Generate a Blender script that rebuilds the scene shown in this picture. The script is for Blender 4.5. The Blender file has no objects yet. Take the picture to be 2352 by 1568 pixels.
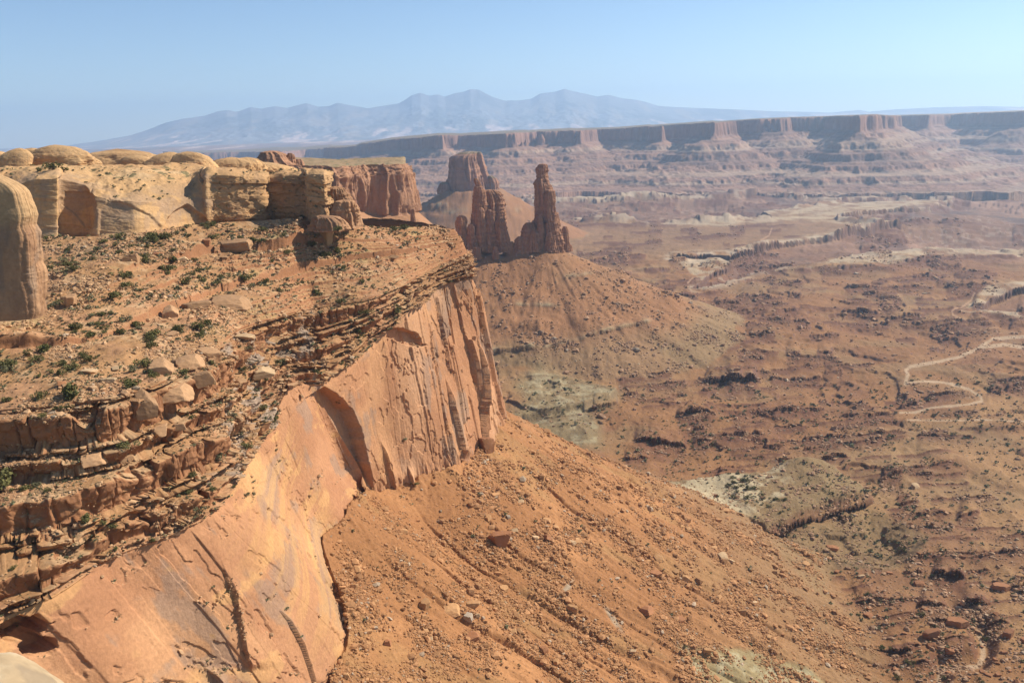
import bpy, math, random
import numpy as np
from mathutils import Matrix, Vector

random.seed(4)
rng = np.random.default_rng(11)
S = bpy.context.scene
R = math.radians

# ------------------------------------------------------------------ camera
# reference pixels are counted on a 2352 x 1568 copy of the photograph
FPX, CX, CY = 2121.0, 1176.0, 784.0
PITCH, ROLL = R(13.24), R(1.8)
_f = np.array([0, math.cos(PITCH), -math.sin(PITCH)])
_u0 = np.array([0, math.sin(PITCH), math.cos(PITCH)])
_r0 = np.array([1.0, 0, 0])
_r = _r0 * math.cos(ROLL) - _u0 * math.sin(ROLL)
_u = _u0 * math.cos(ROLL) + _r0 * math.sin(ROLL)
cam_d = bpy.data.cameras.new('camera')
cam = bpy.data.objects.new('camera', cam_d)
S.collection.objects.link(cam)
cam_d.sensor_width = 36.0
cam_d.lens = 36.0 * FPX / 2352.0
cam_d.clip_start, cam_d.clip_end = 0.1, 90000.0
cam.matrix_world = Matrix(((_r[0], _u[0], -_f[0], 0), (_r[1], _u[1], -_f[1], 0),
                           (_r[2], _u[2], -_f[2], 0), (0, 0, 0, 1)))
S.camera = cam

# ------------------------------------------------------------------ light
SUN_AZ, SUN_EL = 71.0, 40.0          # degrees to the right of the view, above the horizon
sd = np.array([math.sin(R(SUN_AZ)) * math.cos(R(SUN_EL)), math.cos(R(SUN_AZ)) * math.cos(R(SUN_EL)), math.sin(R(SUN_EL))])
w = bpy.data.worlds.new('World')
S.world = w
w.use_nodes = True
nt = w.node_tree
bg = nt.nodes['Background']
sky = nt.nodes.new('ShaderNodeTexSky')
sky.sky_type = 'NISHITA'
sky.sun_disc = False
sky.sun_elevation = R(SUN_EL)
sky.sun_rotation = R(SUN_AZ)
sky.altitude = 1800
sky.air_density = 1.0
sky.dust_density = 0.1
sky.ozone_density = 4.0
nt.links.new(sky.outputs[0], bg.inputs[0])
bg.inputs[1].default_value = 0.092
sl = bpy.data.lights.new('sun', 'SUN')
sl.energy = 5.0
sl.angle = R(0.55)
sl.color = (1.0, 0.95, 0.87)
so = bpy.data.objects.new('sun', sl)
S.collection.objects.link(so)
so.rotation_euler = Vector(-sd).to_track_quat('-Z', 'Y').to_euler()
so.location = (300, 100, 400)
S.view_settings.view_transform = 'Standard'
S.view_settings.look = 'None'
S.view_settings.gamma = 1.0
S.view_settings.exposure = 0.56
S.cycles.use_denoising = True
S.cycles.volume_bounces = 3
S.cycles.max_bounces = 5
S.cycles.diffuse_bounces = 3

# ------------------------------------------------------------------ helpers: geometry of the view
def ray(px, py):
    a, b = (px - CX) / FPX, (CY - py) / FPX
    return _f + a * _r + b * _u

def at_z(px, py, z):
    d = ray(px, py)
    return d * (z / d[2])

def at_d(px, py, D):
    d = ray(px, py)
    return d * (D / math.hypot(d[0], d[1]))

def project(P):
    P = np.asarray(P, dtype=np.float64)
    x, y, zf = P @ _r, P @ _u, P @ _f
    zf = np.where(zf < 1e-3, 1e-3, zf)
    return CX + FPX * x / zf, CY - FPX * y / zf, zf

# ------------------------------------------------------------------ helpers: noise
def _h(ix, iy, iz, seed):
    n = (ix * 374761393 + iy * 668265263 + iz * 1440662683 + seed * 974634777) & 0xFFFFFFFF
    n = ((n ^ (n >> 13)) * 1274126177) & 0xFFFFFFFF
    n = n ^ (n >> 16)
    return ((n & 0xFFFFFF) / float(0xFFFFFF)).astype(np.float32)

def hash1(i, seed=0):
    i = np.asarray(i).astype(np.int64)
    return _h(i, i * 0 + 17, i * 0 + 3, seed)

def hash2(i, j, seed=0):
    return _h(np.asarray(i).astype(np.int64), np.asarray(j).astype(np.int64), np.int64(5), seed)

def n2(x, y, seed=0):
    fx, fy = np.floor(x), np.floor(y)
    ix, iy = fx.astype(np.int64), fy.astype(np.int64)
    tx, ty = (x - fx).astype(np.float32), (y - fy).astype(np.float32)
    tx = tx * tx * (3 - 2 * tx); ty = ty * ty * (3 - 2 * ty)
    z0 = np.int64(0)
    a, b = _h(ix, iy, z0, seed), _h(ix + 1, iy, z0, seed)
    c, d = _h(ix, iy + 1, z0, seed), _h(ix + 1, iy + 1, z0, seed)
    a += (b - a) * tx; c += (d - c) * tx
    return (a + (c - a) * ty) * 2 - 1

def n3(x, y, z, seed=0):
    fz = np.floor(z); iz = fz.astype(np.int64)
    tz = (z - fz).astype(np.float32); tz = tz * tz * (3 - 2 * tz)
    fx, fy = np.floor(x), np.floor(y)
    ix, iy = fx.astype(np.int64), fy.astype(np.int64)
    tx, ty = (x - fx).astype(np.float32), (y - fy).astype(np.float32)
    tx = tx * tx * (3 - 2 * tx); ty = ty * ty * (3 - 2 * ty)
    def lay(k):
        a, b = _h(ix, iy, k, seed), _h(ix + 1, iy, k, seed)
        c, d = _h(ix, iy + 1, k, seed), _h(ix + 1, iy + 1, k, seed)
        a += (b - a) * tx; c += (d - c) * tx
        return a + (c - a) * ty
    p, q = lay(iz), lay(iz + 1)
    return (p + (q - p) * tz) * 2 - 1

def fbm2(x, y, oc=4, seed=0, gain=0.5, ridge=False):
    s, a, tot = 0, 1.0, 0
    for k in range(oc):
        v = n2(x + k * 17.3, y - k * 9.1, seed + k)
        if ridge: v = 1 - 2 * np.abs(v)
        s = s + a * v; tot += a
        a *= gain; x = x * 2.03; y = y * 2.03
    return s / tot

def fbm3(x, y, z, oc=4, seed=0, gain=0.5, ridge=False):
    s, a, tot = 0, 1.0, 0
    for k in range(oc):
        v = n3(x + k * 17.3, y - k * 9.1, z + k * 5.7, seed + k)
        if ridge: v = 1 - 2 * np.abs(v)
        s = s + a * v; tot += a
        a *= gain; x = x * 2.03; y = y * 2.03; z = z * 2.03
    return s / tot

def sst(a, b, x):
    t = np.clip((x - a) / (b - a), 0, 1)
    return t * t * (3 - 2 * t)

def mixc(c, d, m):
    return c + (np.asarray(d, dtype=np.float32) - c) * m[..., None]

# ------------------------------------------------------------------ helpers: curves and lofts
def pchip(t, v, tt):
    t = np.asarray(t, float); v = np.asarray(v, float)
    h = np.diff(t); dl = np.diff(v) / h
    m = np.zeros_like(v); m[0], m[-1] = dl[0], dl[-1]
    for i in range(1, len(v) - 1):
        if dl[i - 1] * dl[i] > 0:
            w1, w2 = 2 * h[i] + h[i - 1], h[i] + 2 * h[i - 1]
            m[i] = (w1 + w2) / (w1 / dl[i - 1] + w2 / dl[i])
    k = np.clip(np.searchsorted(t, tt, side='right') - 1, 0, len(h) - 1)
    s = (tt - t[k]) / h[k]
    return ((2 * s**3 - 3 * s**2 + 1) * v[k] + (s**3 - 2 * s**2 + s) * h[k] * m[k]
            + (-2 * s**3 + 3 * s**2) * v[k + 1] + (s**3 - s**2) * h[k] * m[k + 1])

def loft(net, ncol, counts, tparam=None):
    """net [rows][cols] of points -> dense grid, plus row coordinate (0..rows-1) and arc length along the columns"""
    net = np.array(net, float)
    Rn, Kn, _ = net.shape
    if tparam is None:
        ch = np.linalg.norm(np.diff(net, axis=1), axis=2).mean(axis=0)
        ch = np.maximum(ch, 2.0)
        tparam = np.concatenate([[0], np.cumsum(ch)])
    tt = np.linspace(tparam[0], tparam[-1], ncol) if np.isscalar(ncol) else ncol
    rows = np.stack([np.stack([pchip(tparam, net[r, :, c], tt) for c in range(3)], -1) for r in range(Rn)])
    out, rc = [], []
    for r in range(Rn - 1):
        n = counts[r]
        for i in range(n):
            a = i / n
            out.append(rows[r] * (1 - a) + rows[r + 1] * a); rc.append(r + a)
    out.append(rows[-1]); rc.append(Rn - 1.0)
    return np.array(out), np.array(rc), tt

def normals(P):
    du = np.gradient(P, axis=1); dv = np.gradient(P, axis=0)
    n = np.cross(du, dv)
    return n / (np.linalg.norm(n, axis=-1, keepdims=True) + 1e-9)

def poly_sd(pts, x=None, y=None):
    """signed distance in reference pixels to a traced outline, positive inside"""
    x = QX if x is None else x; y = QY if y is None else y
    p = np.array(pts, float); best = np.full(x.shape, 1e9); ins = np.zeros(x.shape, bool)
    for i in range(len(p)):
        a, b = p[i], p[(i + 1) % len(p)]
        ab = b - a; L2 = ab @ ab + 1e-9
        t = np.clip(((x - a[0]) * ab[0] + (y - a[1]) * ab[1]) / L2, 0, 1)
        best = np.minimum(best, np.hypot(x - a[0] - t * ab[0], y - a[1] - t * ab[1]))
        if a[1] != b[1]:
            c = (a[1] > y) != (b[1] > y)
            ins ^= c & (x < (b[0] - a[0]) * (y - a[1]) / (b[1] - a[1]) + a[0])
    return np.where(ins, best, -best)

def line_d(pts, x=None, y=None):
    x = QX if x is None else x; y = QY if y is None else y
    p = np.array(pts, float); best = np.full(x.shape, 1e9)
    for a, b in zip(p[:-1], p[1:]):
        ab = b - a; L2 = ab @ ab + 1e-9
        t = np.clip(((x - a[0]) * ab[0] + (y - a[1]) * ab[1]) / L2, 0, 1)
        best = np.minimum(best, np.hypot(x - a[0] - t * ab[0], y - a[1] - t * ab[1]))
    return best

# ------------------------------------------------------------------ helpers: objects and materials
def mesh_from(name, V, F, mat=None, col=None, smooth=True):
    """V (n,3), F (m,k) equal-sized faces"""
    me = bpy.data.meshes.new(name)
    V = np.ascontiguousarray(V, dtype=np.float32); F = np.ascontiguousarray(F, dtype=np.int32)
    m, k = F.shape
    me.vertices.add(len(V)); me.vertices.foreach_set('co', V.ravel())
    me.loops.add(m * k); me.loops.foreach_set('vertex_index', F.ravel())
    me.polygons.add(m); me.polygons.foreach_set('loop_start', np.arange(0, m * k, k, dtype=np.int32))
    me.polygons.foreach_set('use_smooth', np.full(m, smooth, dtype=bool))
    if col is not None:
        ca = me.color_attributes.new('Col', 'FLOAT_COLOR', 'POINT')
        rgba = np.ones((len(V), 4), dtype=np.float32); rgba[:, :3] = col.reshape(-1, 3)
        ca.data.foreach_set('color', rgba.ravel())
    me.update(calc_edges=True)
    if mat: me.materials.append(mat)
    return me

def grid_faces(r, c, wrap=False):
    i = np.arange(r - 1)[:, None]; j = np.arange(c if wrap else c - 1)[None, :]
    j2 = (j + 1) % c
    return np.stack([i * c + j, i * c + j2, (i + 1) * c + j2, (i + 1) * c + j], -1).reshape(-1, 4)

def add(name, me, kind=None, label=None, cat=None, group=None, parent=None):
    o = bpy.data.objects.new(name, me)
    S.collection.objects.link(o)
    if kind: o['kind'] = kind
    if label: o['label'] = label
    if cat: o['category'] = cat
    if group: o['group'] = group
    if parent: o.parent = parent
    return o

CLOUD = []          # (points, normals) of the built ground, for standing things on it
def grid_obj(name, P, col, mat, keep=None, flip=False, **kw):
    r, c = P.shape[:2]
    F = grid_faces(r, c)
    if flip: F = F[:, ::-1]
    me = mesh_from(name, P.reshape(-1, 3), F, mat, col)
    if keep:
        N = normals(P)
        if flip: N = -N
        N = np.where((N[..., 2:3] < -0.2), -N, N)
        CLOUD.append((keep, P.reshape(-1, 3).astype(np.float32), N.reshape(-1, 3).astype(np.float32)))
    return add(name, me, **kw)

def rock_mat(name, s_fine=1.2, s_big=0.05, bump=0.25, var=0.22, rough=0.95, attr=True, base=(0.4, 0.2, 0.1), dist=0.3, rand=0.0, tintv=(1.02, 0.955, 0.85)):
    m = bpy.data.materials.new(name); m.use_nodes = True
    t = m.node_tree; N = t.nodes; L = t.links
    b = N['Principled BSDF']
    b.inputs['Roughness'].default_value = rough
    b.inputs['Specular IOR Level'].default_value = 0.15
    tc = N.new('ShaderNodeTexCoord')
    n1 = N.new('ShaderNodeTexNoise'); n1.inputs['Scale'].default_value = s_fine; n1.inputs['Detail'].default_value = 6; n1.inputs['Roughness'].default_value = 0.65
    nb = N.new('ShaderNodeTexNoise'); nb.inputs['Scale'].default_value = s_big; nb.inputs['Detail'].default_value = 4
    L.new(tc.outputs['Object'], n1.inputs['Vector']); L.new(tc.outputs['Object'], nb.inputs['Vector'])
    def rng_(src, lo, hi):
        q = N.new('ShaderNodeMapRange'); q.inputs[1].default_value = 0.3; q.inputs[2].default_value = 0.7
        q.inputs[3].default_value = lo; q.inputs[4].default_value = hi
        L.new(src, q.inputs[0]); return q.outputs[0]
    a = rng_(n1.outputs['Fac'], 1 - var, 1 + var); c = rng_(nb.outputs['Fac'], 1 - var * 0.6, 1 + var * 0.6)
    mu = N.new('ShaderNodeMath'); mu.operation = 'MULTIPLY'; L.new(a, mu.inputs[0]); L.new(c, mu.inputs[1])
    al = N.new('ShaderNodeMath'); al.operation = 'MULTIPLY'; al.inputs[1].default_value = 0.75; L.new(mu.outputs[0], al.inputs[0])
    fac = al.outputs[0]
    if rand:
        oi = N.new('ShaderNodeObjectInfo'); q = N.new('ShaderNodeMapRange')
        q.inputs[3].default_value = 1 - rand; q.inputs[4].default_value = 1 + rand
        L.new(oi.outputs['Random'], q.inputs[0])
        m2 = N.new('ShaderNodeMath'); m2.operation = 'MULTIPLY'; L.new(fac, m2.inputs[0]); L.new(q.outputs[0], m2.inputs[1]); fac = m2.outputs[0]
    vm = N.new('ShaderNodeVectorMath'); vm.operation = 'SCALE'; L.new(fac, vm.inputs['Scale'])
    if attr:
        at = N.new('ShaderNodeAttribute'); at.attribute_name = 'Col'; L.new(at.outputs['Color'], vm.inputs[0])
    else:
        vm.inputs[0].default_value = base
    wm = N.new('ShaderNodeVectorMath'); wm.operation = 'MULTIPLY'; wm.inputs[1].default_value = tintv; L.new(vm.outputs[0], wm.inputs[0])
    L.new(wm.outputs[0], b.inputs['Base Color'])
    bu = N.new('ShaderNodeBump'); bu.inputs['Strength'].default_value = bump; bu.inputs['Distance'].default_value = dist
    L.new(n1.outputs['Fac'], bu.inputs['Height']); L.new(bu.outputs['Normal'], b.inputs['Normal'])
    return m

M_cliff = rock_mat('canyon_sandstone', 1.0, 0.04, 0.5, 0.16, dist=0.5)
M_navajo = rock_mat('pale_sandstone', 0.8, 0.05, 0.4, 0.16, dist=0.5)
M_ground = rock_mat('desert_ground', 0.7, 0.02, 0.6, 0.2, dist=0.8, tintv=(0.97, 0.90, 0.80))
M_far = rock_mat('far_rock', 0.03, 0.003, 0.4, 0.18, dist=8.0)
M_mount = rock_mat('mountain_rock', 0.004, 0.0006, 0.2, 0.15, dist=40.0, tintv=(1, 1, 1))
M_spire = rock_mat('spire_sandstone', 0.4, 0.03, 0.6, 0.18, dist=1.0)
M_boulder = rock_mat('boulder_sandstone', 1.2, 0.2, 0.5, 0.15, dist=0.3, rand=0.22)

# bedding: risers and treads; q rises downwards along a slope, returns stepped q, layer index
def steps(q, bounds, riser=0.45):
    b = np.asarray(bounds); k = np.clip(np.searchsorted(b, q, side='right') - 1, 0, len(b) - 2)
    f = (q - b[k]) / (b[k + 1] - b[k])
    return b[k] + (b[k + 1] - b[k]) * np.clip(f / riser - (1 - riser) / riser, 0, 1), k, f

def bricks(u, k, width, seed):
    wk = width * (0.6 + 0.9 * hash1(k, seed))
    x = u / wk + hash1(k, seed + 1) * 37.0
    c = np.floor(x); f = x - c
    j0 = 0.28 * (hash2(c, k, seed + 4) - 0.5)
    r = hash2(c, k, seed + 2)
    e = np.minimum(f, 1 - f) * wk
    return r, e, c

# ================================================================== FOREGROUND MESA (canyon_cliff)
# strata edges: back of bench, upper ledge, rim of drop, mid drop, top of smooth wall, foot of wall
COLS = [
 # x-y-z triples per stratum
 ((-420,560,-38), (-420,830,-57), (-420,950,-62), (-420,1150,-78), (-420,1800,-96), None),
 ((-180,553,-38), (-180,815,-57), (-180,940,-62), (-180,1130,-78), (-180,1560,-96), None),
 ((0,548,-38), (0,800,-57), (0,934,-62), (0,1110,-78), (0,1432,-96), None),
 ((110,545,-38), (130,792,-57), (130,924,-62), (130,1100,-78), (118,1378,-96), None),
 ((240,543,-38), (250,770,-57), (250,915,-62), (255,1075,-78), (255,1288,-96), None),
 ((330,535,-38), (400,715,-57), (400,862,-62), (400,1010,-78), (390,1235,-96.5), None),
 ((470,517,-38), (485,682,-57), (505,790,-62.5), (520,960,-80), (505,1165,-97), (800,1480,-158)),
 ((610,507,-38), (565,660,-57), (550,757,-63.5), (575,880,-82), (612,1000,-97), (742,1240,-139)),
 ((680,507,-38), (640,640,-57), (650,725,-65), (655,800,-79), (668,890,-88), (792,1194,-139)),
 ((718,507,-39), (698,622,-57), (718,705,-68), (726,790,-79), (736,886,-93), (846,1140,-150)),
 ((722,507,-39), (703,621,-57), (722,704,-68), (730,789,-79), (740,884,-93), 'lip'),
 ((800,514,-42), (800,604,-57), (830,690,-67), (845,735,-76), (855,782,-86), (900,1122,-152)),
 ((900,521,-46), (900,590,-57), (915,660,-66), (915,690,-73), (925,728,-80), (990,1098,-153)),
 ((1000,522,-49), (990,568,-57), (1005,610,-65), (1010,632,-69), (1015,655,-73.5), (1085,1052,-155)),
 ((1043,527,-51), (1060,552,-57), (1072,580,-64), (1078,600,-68), (1085,640,-73), (1150,965,-155)),
]
net = [[] for _ in range(8)]
for c in COLS:
    pts = [at_z(*p) for p in c[:5]]
    if c[5] is None: b = pts[4] + np.array([27, 16, 0]); b[2] = -160
    elif c[5] == 'lip': b = net[6][-1] + np.array([1.2, 0.6, -1])
    else: b = at_z(*c[5])
    bd = pts[0].copy(); d = bd[:2] / np.linalg.norm(bd[:2])
    bd[:2] += d * 30; bd[2] -= 70 if c[0][0] > 790 else 3
    out = (b - pts[4])[:2]; out = out / np.linalg.norm(out)
    bl = b.copy(); bl[:2] += out * 6; bl[2] -= 10
    for r, p in enumerate([bd] + pts + [b, bl]): net[r].append(p)
for off in ((-45, 75), (-190, 150)):
    base = [net[r][14] for r in range(8)]
    for r in range(8):
        p = base[r].copy(); k = 1.0 if r >= 4 else 0.8
        p[0] += off[0] * k; p[1] += off[1] * k; net[r].append(p)
net = np.array(net)
chd = np.maximum(np.linalg.norm(np.diff(net[2:7], axis=1), axis=2).mean(axis=0), 5.0)
chd[9] = 4.0
tpar = np.concatenate([[0], np.cumsum(chd)])
dens = [0.6, 0.35, 0.28, 0.26, 0.25, 0.25, 0.25, 0.27, 0.2, 0.05, 0.22, 0.22, 0.25, 0.28, 1.0, 3.0]
tt = [np.array([0.0])]
for i, ds in enumerate(dens):
    n = max(2, int((tpar[i + 1] - tpar[i]) / ds))
    tt.append(np.linspace(tpar[i], tpar[i + 1], n + 1)[1:])
tt = np.concatenate(tt)
ROWS = np.stack([np.stack([pchip(tpar, net[r, :, c], tt) for c in range(3)], -1) for r in range(8)])
counts = [12, 190, 110, 190, 200, 380, 6]
rc = np.concatenate([np.arange(n) / n + i for i, n in enumerate(counts)] + [[7.0]])
nr, nc = len(rc), len(tt)

def ev(rows, rr, comp):
    k = np.clip(np.floor(rr).astype(int), 0, rows.shape[0] - 2); f = rr - k
    j = np.broadcast_to(np.arange(rows.shape[1])[None, :], rr.shape)
    a = rows[k, j]; b = rows[k + 1, j]
    f = f[..., None]
    return (a * (1 - f) + b * f)[..., comp]

RC = np.repeat(rc[:, None], nc, 1)
U = np.repeat(tt[None, :], nr, 0).astype(np.float32)
colx = pchip(tpar, np.arange(len(tpar)).astype(float), tt)            # column index along the cliff
CXI = np.repeat(colx[None, :], nr, 0)
P0 = ev(ROWS, RC, slice(0, 3))
N0 = normals(P0); sgn = np.sign(N0[..., 0] * 0.8 - N0[..., 1] * 0.3 + N0[..., 2] * 0.7); N0 *= sgn[..., None]
NH = N0.copy(); NH[..., 2] *= 0.15; NH /= np.linalg.norm(NH, axis=-1, keepdims=True) + 1e-9
PX0, PY0, _ = project(P0)
X, Y, Z = P0[..., 0], P0[..., 1], P0[..., 2]

# bench: thin wandering ledges (rows 1..3)
qb = np.clip(RC - 1, 0, 2) / 2
wob = 0.030 * fbm2(U / 40, qb * 4, 3, 21) + 0.012 * fbm2(U / 7, qb * 18, 3, 25)
nlay = 19
bb = np.concatenate([[0], np.cumsum(0.35 + hash1(np.arange(nlay), 5) ** 2 * 1.6)]); bb = bb / bb[-1] * 1.1 - 0.05
qw = qb + wob
kk = np.clip(np.searchsorted(bb, qw, side='right') - 1, 0, nlay - 1)
br, be, bc_ = bricks(U + 3 * fbm2(U / 9, qb * 20, 2, 9), kk, 9.0, 31)
qw2 = qw + (br - 0.5) * 0.016 * (hash1(kk, 77) > 0.3)
qs, kb, fb = steps(qw2, bb, 0.14)
amp_b = np.clip(0.55 + 0.9 * fbm2(U / 30, qb * 6, 3, 33), 0, 1) * sst(0.03, 0.12, qb)
qz = qb + (qs - qw) * amp_b
RRz = np.where((RC >= 1) & (RC < 3), 1 + np.clip(qz, 0, 1.0) * 2, RC)
RRh = RC.copy()
# drop below the bench: thick beds (rows 3..5)
qk = np.clip(RC - 3, 0, 2) / 2
in_k = (RC >= 3) & (RC <= 5)
bk = np.array([-0.08, 0.0, 0.035, 0.30, 0.345, 0.47, 0.50, 0.72, 0.755, 0.80, 0.93, 0.965, 1.0, 1.08])
wk = 0.055 * fbm2(U / 38, qk * 2, 4, 41) + 0.022 * fbm2(U / 6, qk * 6, 4, 43)
fade = np.clip(np.minimum(qk / 0.06, (1 - qk) / 0.05), 0, 1)
qkw = qk + wk * fade
kk2 = np.clip(np.searchsorted(bk, qkw, side='right') - 1, 0, len(bk) - 2)
r1, e1, c1 = bricks(U + 9 * fbm2(U / 16, kk2 * 3.7, 3, 19, gain=0.7) + 1.2 * fbm2(U / 4, qk * 14, 3, 18), kk2, 8.0, 51)
r2, e2, c2 = bricks(U + 3.5 * fbm2(U / 5, qk * 20, 3, 20, gain=0.7), np.floor((qkw + 0.02 * fbm2(U / 9, qk * 5, 2, 17)) * 30).astype(np.int64), 3.4, 57)
sh = ((r1 - 0.5) * 0.09 + (r2 - 0.5) * 0.02) * fade
steep = sst(5.2, 6.2, CXI) * (1 - sst(8.5, 10.5, CXI)) * 0.6            # the receding lit nose is steeper and rougher
qs2, k2, f2 = steps(qkw + sh * (1 - 0.4 * steep), bk, 0.5 + 0.2 * 0)
b_ = bk; hk = b_[k2] + (b_[k2 + 1] - b_[k2]) * np.clip(f2 / 0.5, 0, 1)
qz2 = np.clip(qs2, 0, 1); qh2 = np.clip(hk - sh * 0.2, 0, 1)
rubb = sst(0.12, 0.34, fbm2(U / 16, qk * 3, 3, 47))            # places where the beds have collapsed to rubble
mixs = 0.94 * fade * (1 - 0.55 * steep) * (1 - 0.75 * rubb)
RRz = np.where(in_k, 3 + 2 * (qk * (1 - mixs) + qz2 * mixs), RRz)
RRh = np.where(in_k, 3 + 2 * (qk * (1 - mixs) + qh2 * mixs), RRh)
P = ev(ROWS, RRh, slice(0, 3)); P[..., 2] = ev(ROWS, RRz, 2)

# overhang of the thick beds, joints between blocks, roughness
over = in_k * fade
push = over * ((1 - sst(0.45, 1.0, f2)) * sst(0.4, 0.55, f2) * 2.5 + (r1 - 0.5) * 2.4 + (r2 - 0.5) * 1.0 - 1.0 * np.exp(-(e1 / 0.35) ** 2) - 0.3 * np.exp(-(e2 / 0.2) ** 2))
push = push + over * steep * 5.0 * np.round(fbm3(X / 9, Y / 9, Z / 7, 2, 61) * 3) / 3
rough = fbm3(X / 5, Y / 5, Z / 4, 4, 63)
push = push + over * rough * (1.2 + 1.2 * rubb) + over * 0.35 * n2(P0[..., 2] * 1.7 + fbm2(U / 6, qk * 6, 2, 64), U / 25, 65) + over * 1.6 * fbm3(X / 13, Y / 13, Z / 10, 3, 66)
# smooth wall: slabs split off along tall joints
wall = (RC > 5) & (RC <= 6.0)
qc = np.clip(RC - 5, 0, 1)
wedge = np.clip(qc / 0.05, 0, 1)
uu = U + 5 * fbm2(U / 25, qc * 1.2, 2, 71) + 0.7 * fbm2(U / 3, qc * 7, 3, 72)
def slabs(width, seed, tall):
    cu = uu / width; row = np.floor(qc * tall + hash1(np.floor(cu), seed) * 3.0 + 0.12 * fbm2(U / 4, qc * 5, 3, seed + 5))
    return hash2(np.floor(cu), row, seed + 1), np.minimum(cu - np.floor(cu), 1 - (cu - np.floor(cu))) * width
s1, se1 = slabs(17.0, 81, 1.3); s2, se2 = slabs(6.0, 83, 2.4)
prom = sst(9.6, 11.6, CXI)                                              # the promontory is the more fractured part
wpush = (s1 - 0.5) * (0.9 + 0.8 * prom + 1.5 * sst(12.2, 13.4, CXI)) + (s2 > 0.72) * (0.12 + 1.8 * sst(11.9, 13.4, CXI)) + 0.9 * fbm2(U / 30, qc * 2, 3, 85)
wpush = wpush - 2.6 * prom * sst(11.9, 13.4, CXI) * (fbm2(U / 7, qc * 0.9, 2, 87, ridge=True) > 0.72)
wpush = wpush + 0.25 * fbm3(X / 3, Y / 3, Z / 5, 4, 89) + 1.6 * sst(0.75, 1.0, qc) * fbm2(U / 5, qc * 5, 4, 90) * (0.3 + prom)
spall = fbm2(uu / 7, qc * 6, 4, 97)
wpush = wpush - 0.35 * sst(0.27, 0.295, spall) - 0.5 * sst(0.30, 0.32, fbm2(uu / 15, qc * 3.2, 5, 96)) - 0.15 * np.exp(-(se1 / 0.22) ** 2) * (s1 > 0.5)
def flake(pts, a, reach, ragged=2.0):
    """the wall to the right of this line stands proud of the wall to its left"""
    pts = np.array(pts, float)
    yy = PY0 + 0
    xl = np.interp(yy, pts[:, 1], pts[:, 0]) + ragged * fbm2(yy / 25, yy * 0 + a, 3, 95)
    d = PX0 - xl
    ends = sst(pts[0, 1] - 4, pts[0, 1] + (pts[-1, 1] - pts[0, 1]) * 0.35, yy) * (1 - sst(pts[-1, 1] - 20, pts[-1, 1] + 6, yy))
    return a * ends * (d > 0) * np.exp(-np.maximum(d, 0) / reach)
wpush = wpush + flake([(503, 1283), (527, 1350), (548, 1430), (560, 1490), (576, 1535)], 1.7, 38)
wpush = wpush + flake([(621, 1378), (655, 1420), (690, 1480), (722, 1575)], 1.5, 30)
wpush = wpush + flake([(645, 985), (668, 1030), (690, 1085)], 1.0, 15)
wpush = wpush + flake([(470, 1530), (500, 1560), (520, 1600)], 2.0, 40)
wpush = wpush + flake([(1020, 860), (1035, 940), (1055, 1010), (1062, 1050)], 3.0, 14)
wpush = wpush + flake([(1082, 760), (1100, 860), (1105, 960), (1110, 1040)], 3.5, 12)
wpush = wpush + flake([(870, 1010), (890, 1080), (905, 1130)], 2.0, 16)
wpush = wpush + flake([(935, 1070), (945, 1120), (950, 1135)], 3.0, 10)
def scar(cx, cy, rx, ry, depth, seed, ang=0.0):
    dx, dy = PX0 - cx, PY0 - cy
    a, b = dx * math.cos(ang) + dy * math.sin(ang), -dx * math.sin(ang) + dy * math.cos(ang)
    d = np.sqrt((a / rx) ** 2 + (b / ry) ** 2) + 0.35 * fbm2(PX0 / 14, PY0 / 14, 3, seed)
    return -depth * (1 - sst(0.9, 1.02, d))
wpush = wpush + scar(925, 772, 48, 16, 4.0, 101, 0.35) + scar(45, 1440, 70, 30, 9.0, 103) + scar(85, 1482, 45, 24, 8.0, 105)
arch = poly_sd([(636, 1012), (668, 955), (705, 912), (745, 888), (778, 908), (808, 940), (828, 985), (842, 1045), (854, 1100), (868, 1150), (790, 1290), (730, 1290), (700, 1130), (660, 1060)], PX0, PY0)
wpush = wpush * np.where(arch > 0, 0.35, 1.0) - (0.6 + 5.4 * sst(690, 790, PX0 - 0.28 * (PY0 - 900))) * sst(-0.8, 1.6, arch + 2.0 * fbm2(PX0 / 13, PY0 / 13, 4, 98)) * (CXI > 6.6) * (1 - 0.8 * sst(0.72, 0.95, qc))
push = push + wall * wedge * wpush
bench = (RC < 3)
P = P + NH * push[..., None]
# rubble relief on the bench and treads
small = fbm2(X / 3.0, Y / 3.0, 4, 111)
P[..., 2] += np.where(bench, 0.5 * small + 0.8 * fbm2(X / 14, Y / 14, 3, 113), 0.0) * sst(0.4, 1.0, RC)
P[..., 2] += np.where(bench, 1.6 * np.maximum(0, fbm2(X / 8, Y / 8, 3, 115) - 0.25), 0) * sst(1.0, 1.3, RC)

# colour of the beds themselves
N1 = normals(P); N1 *= np.sign(N1[..., 0] * 0.8 - N1[..., 1] * 0.3 + N1[..., 2] * 0.7)[..., None]
flat = sst(0.55, 0.85, N1[..., 2])
soil = np.array([0.46, 0.26, 0.125]); pale = np.array([0.56, 0.37, 0.21])
rock = np.array([0.37, 0.178, 0.088])
col = np.empty(P.shape, dtype=np.float32); col[:] = rock
m_soil = flat * sst(-0.25, 0.25, fbm2(X / 11, Y / 11, 4, 121) + 0.15)
col = mixc(col, [0.50, 0.285, 0.155], flat * 0.8)
col = mixc(col, soil, m_soil * (RC < 4.9))
col = mixc(col, pale, flat * (RC < 4.9) * sst(0.15, 0.4, fbm2(X / 6, Y / 6, 4, 123)) * 0.8)
col = mixc(col, [0.45, 0.37, 0.16], bench * flat * sst(0.2, 0.5, fbm2(X / 16, Y / 16, 4, 125)) * 0.35)
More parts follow.
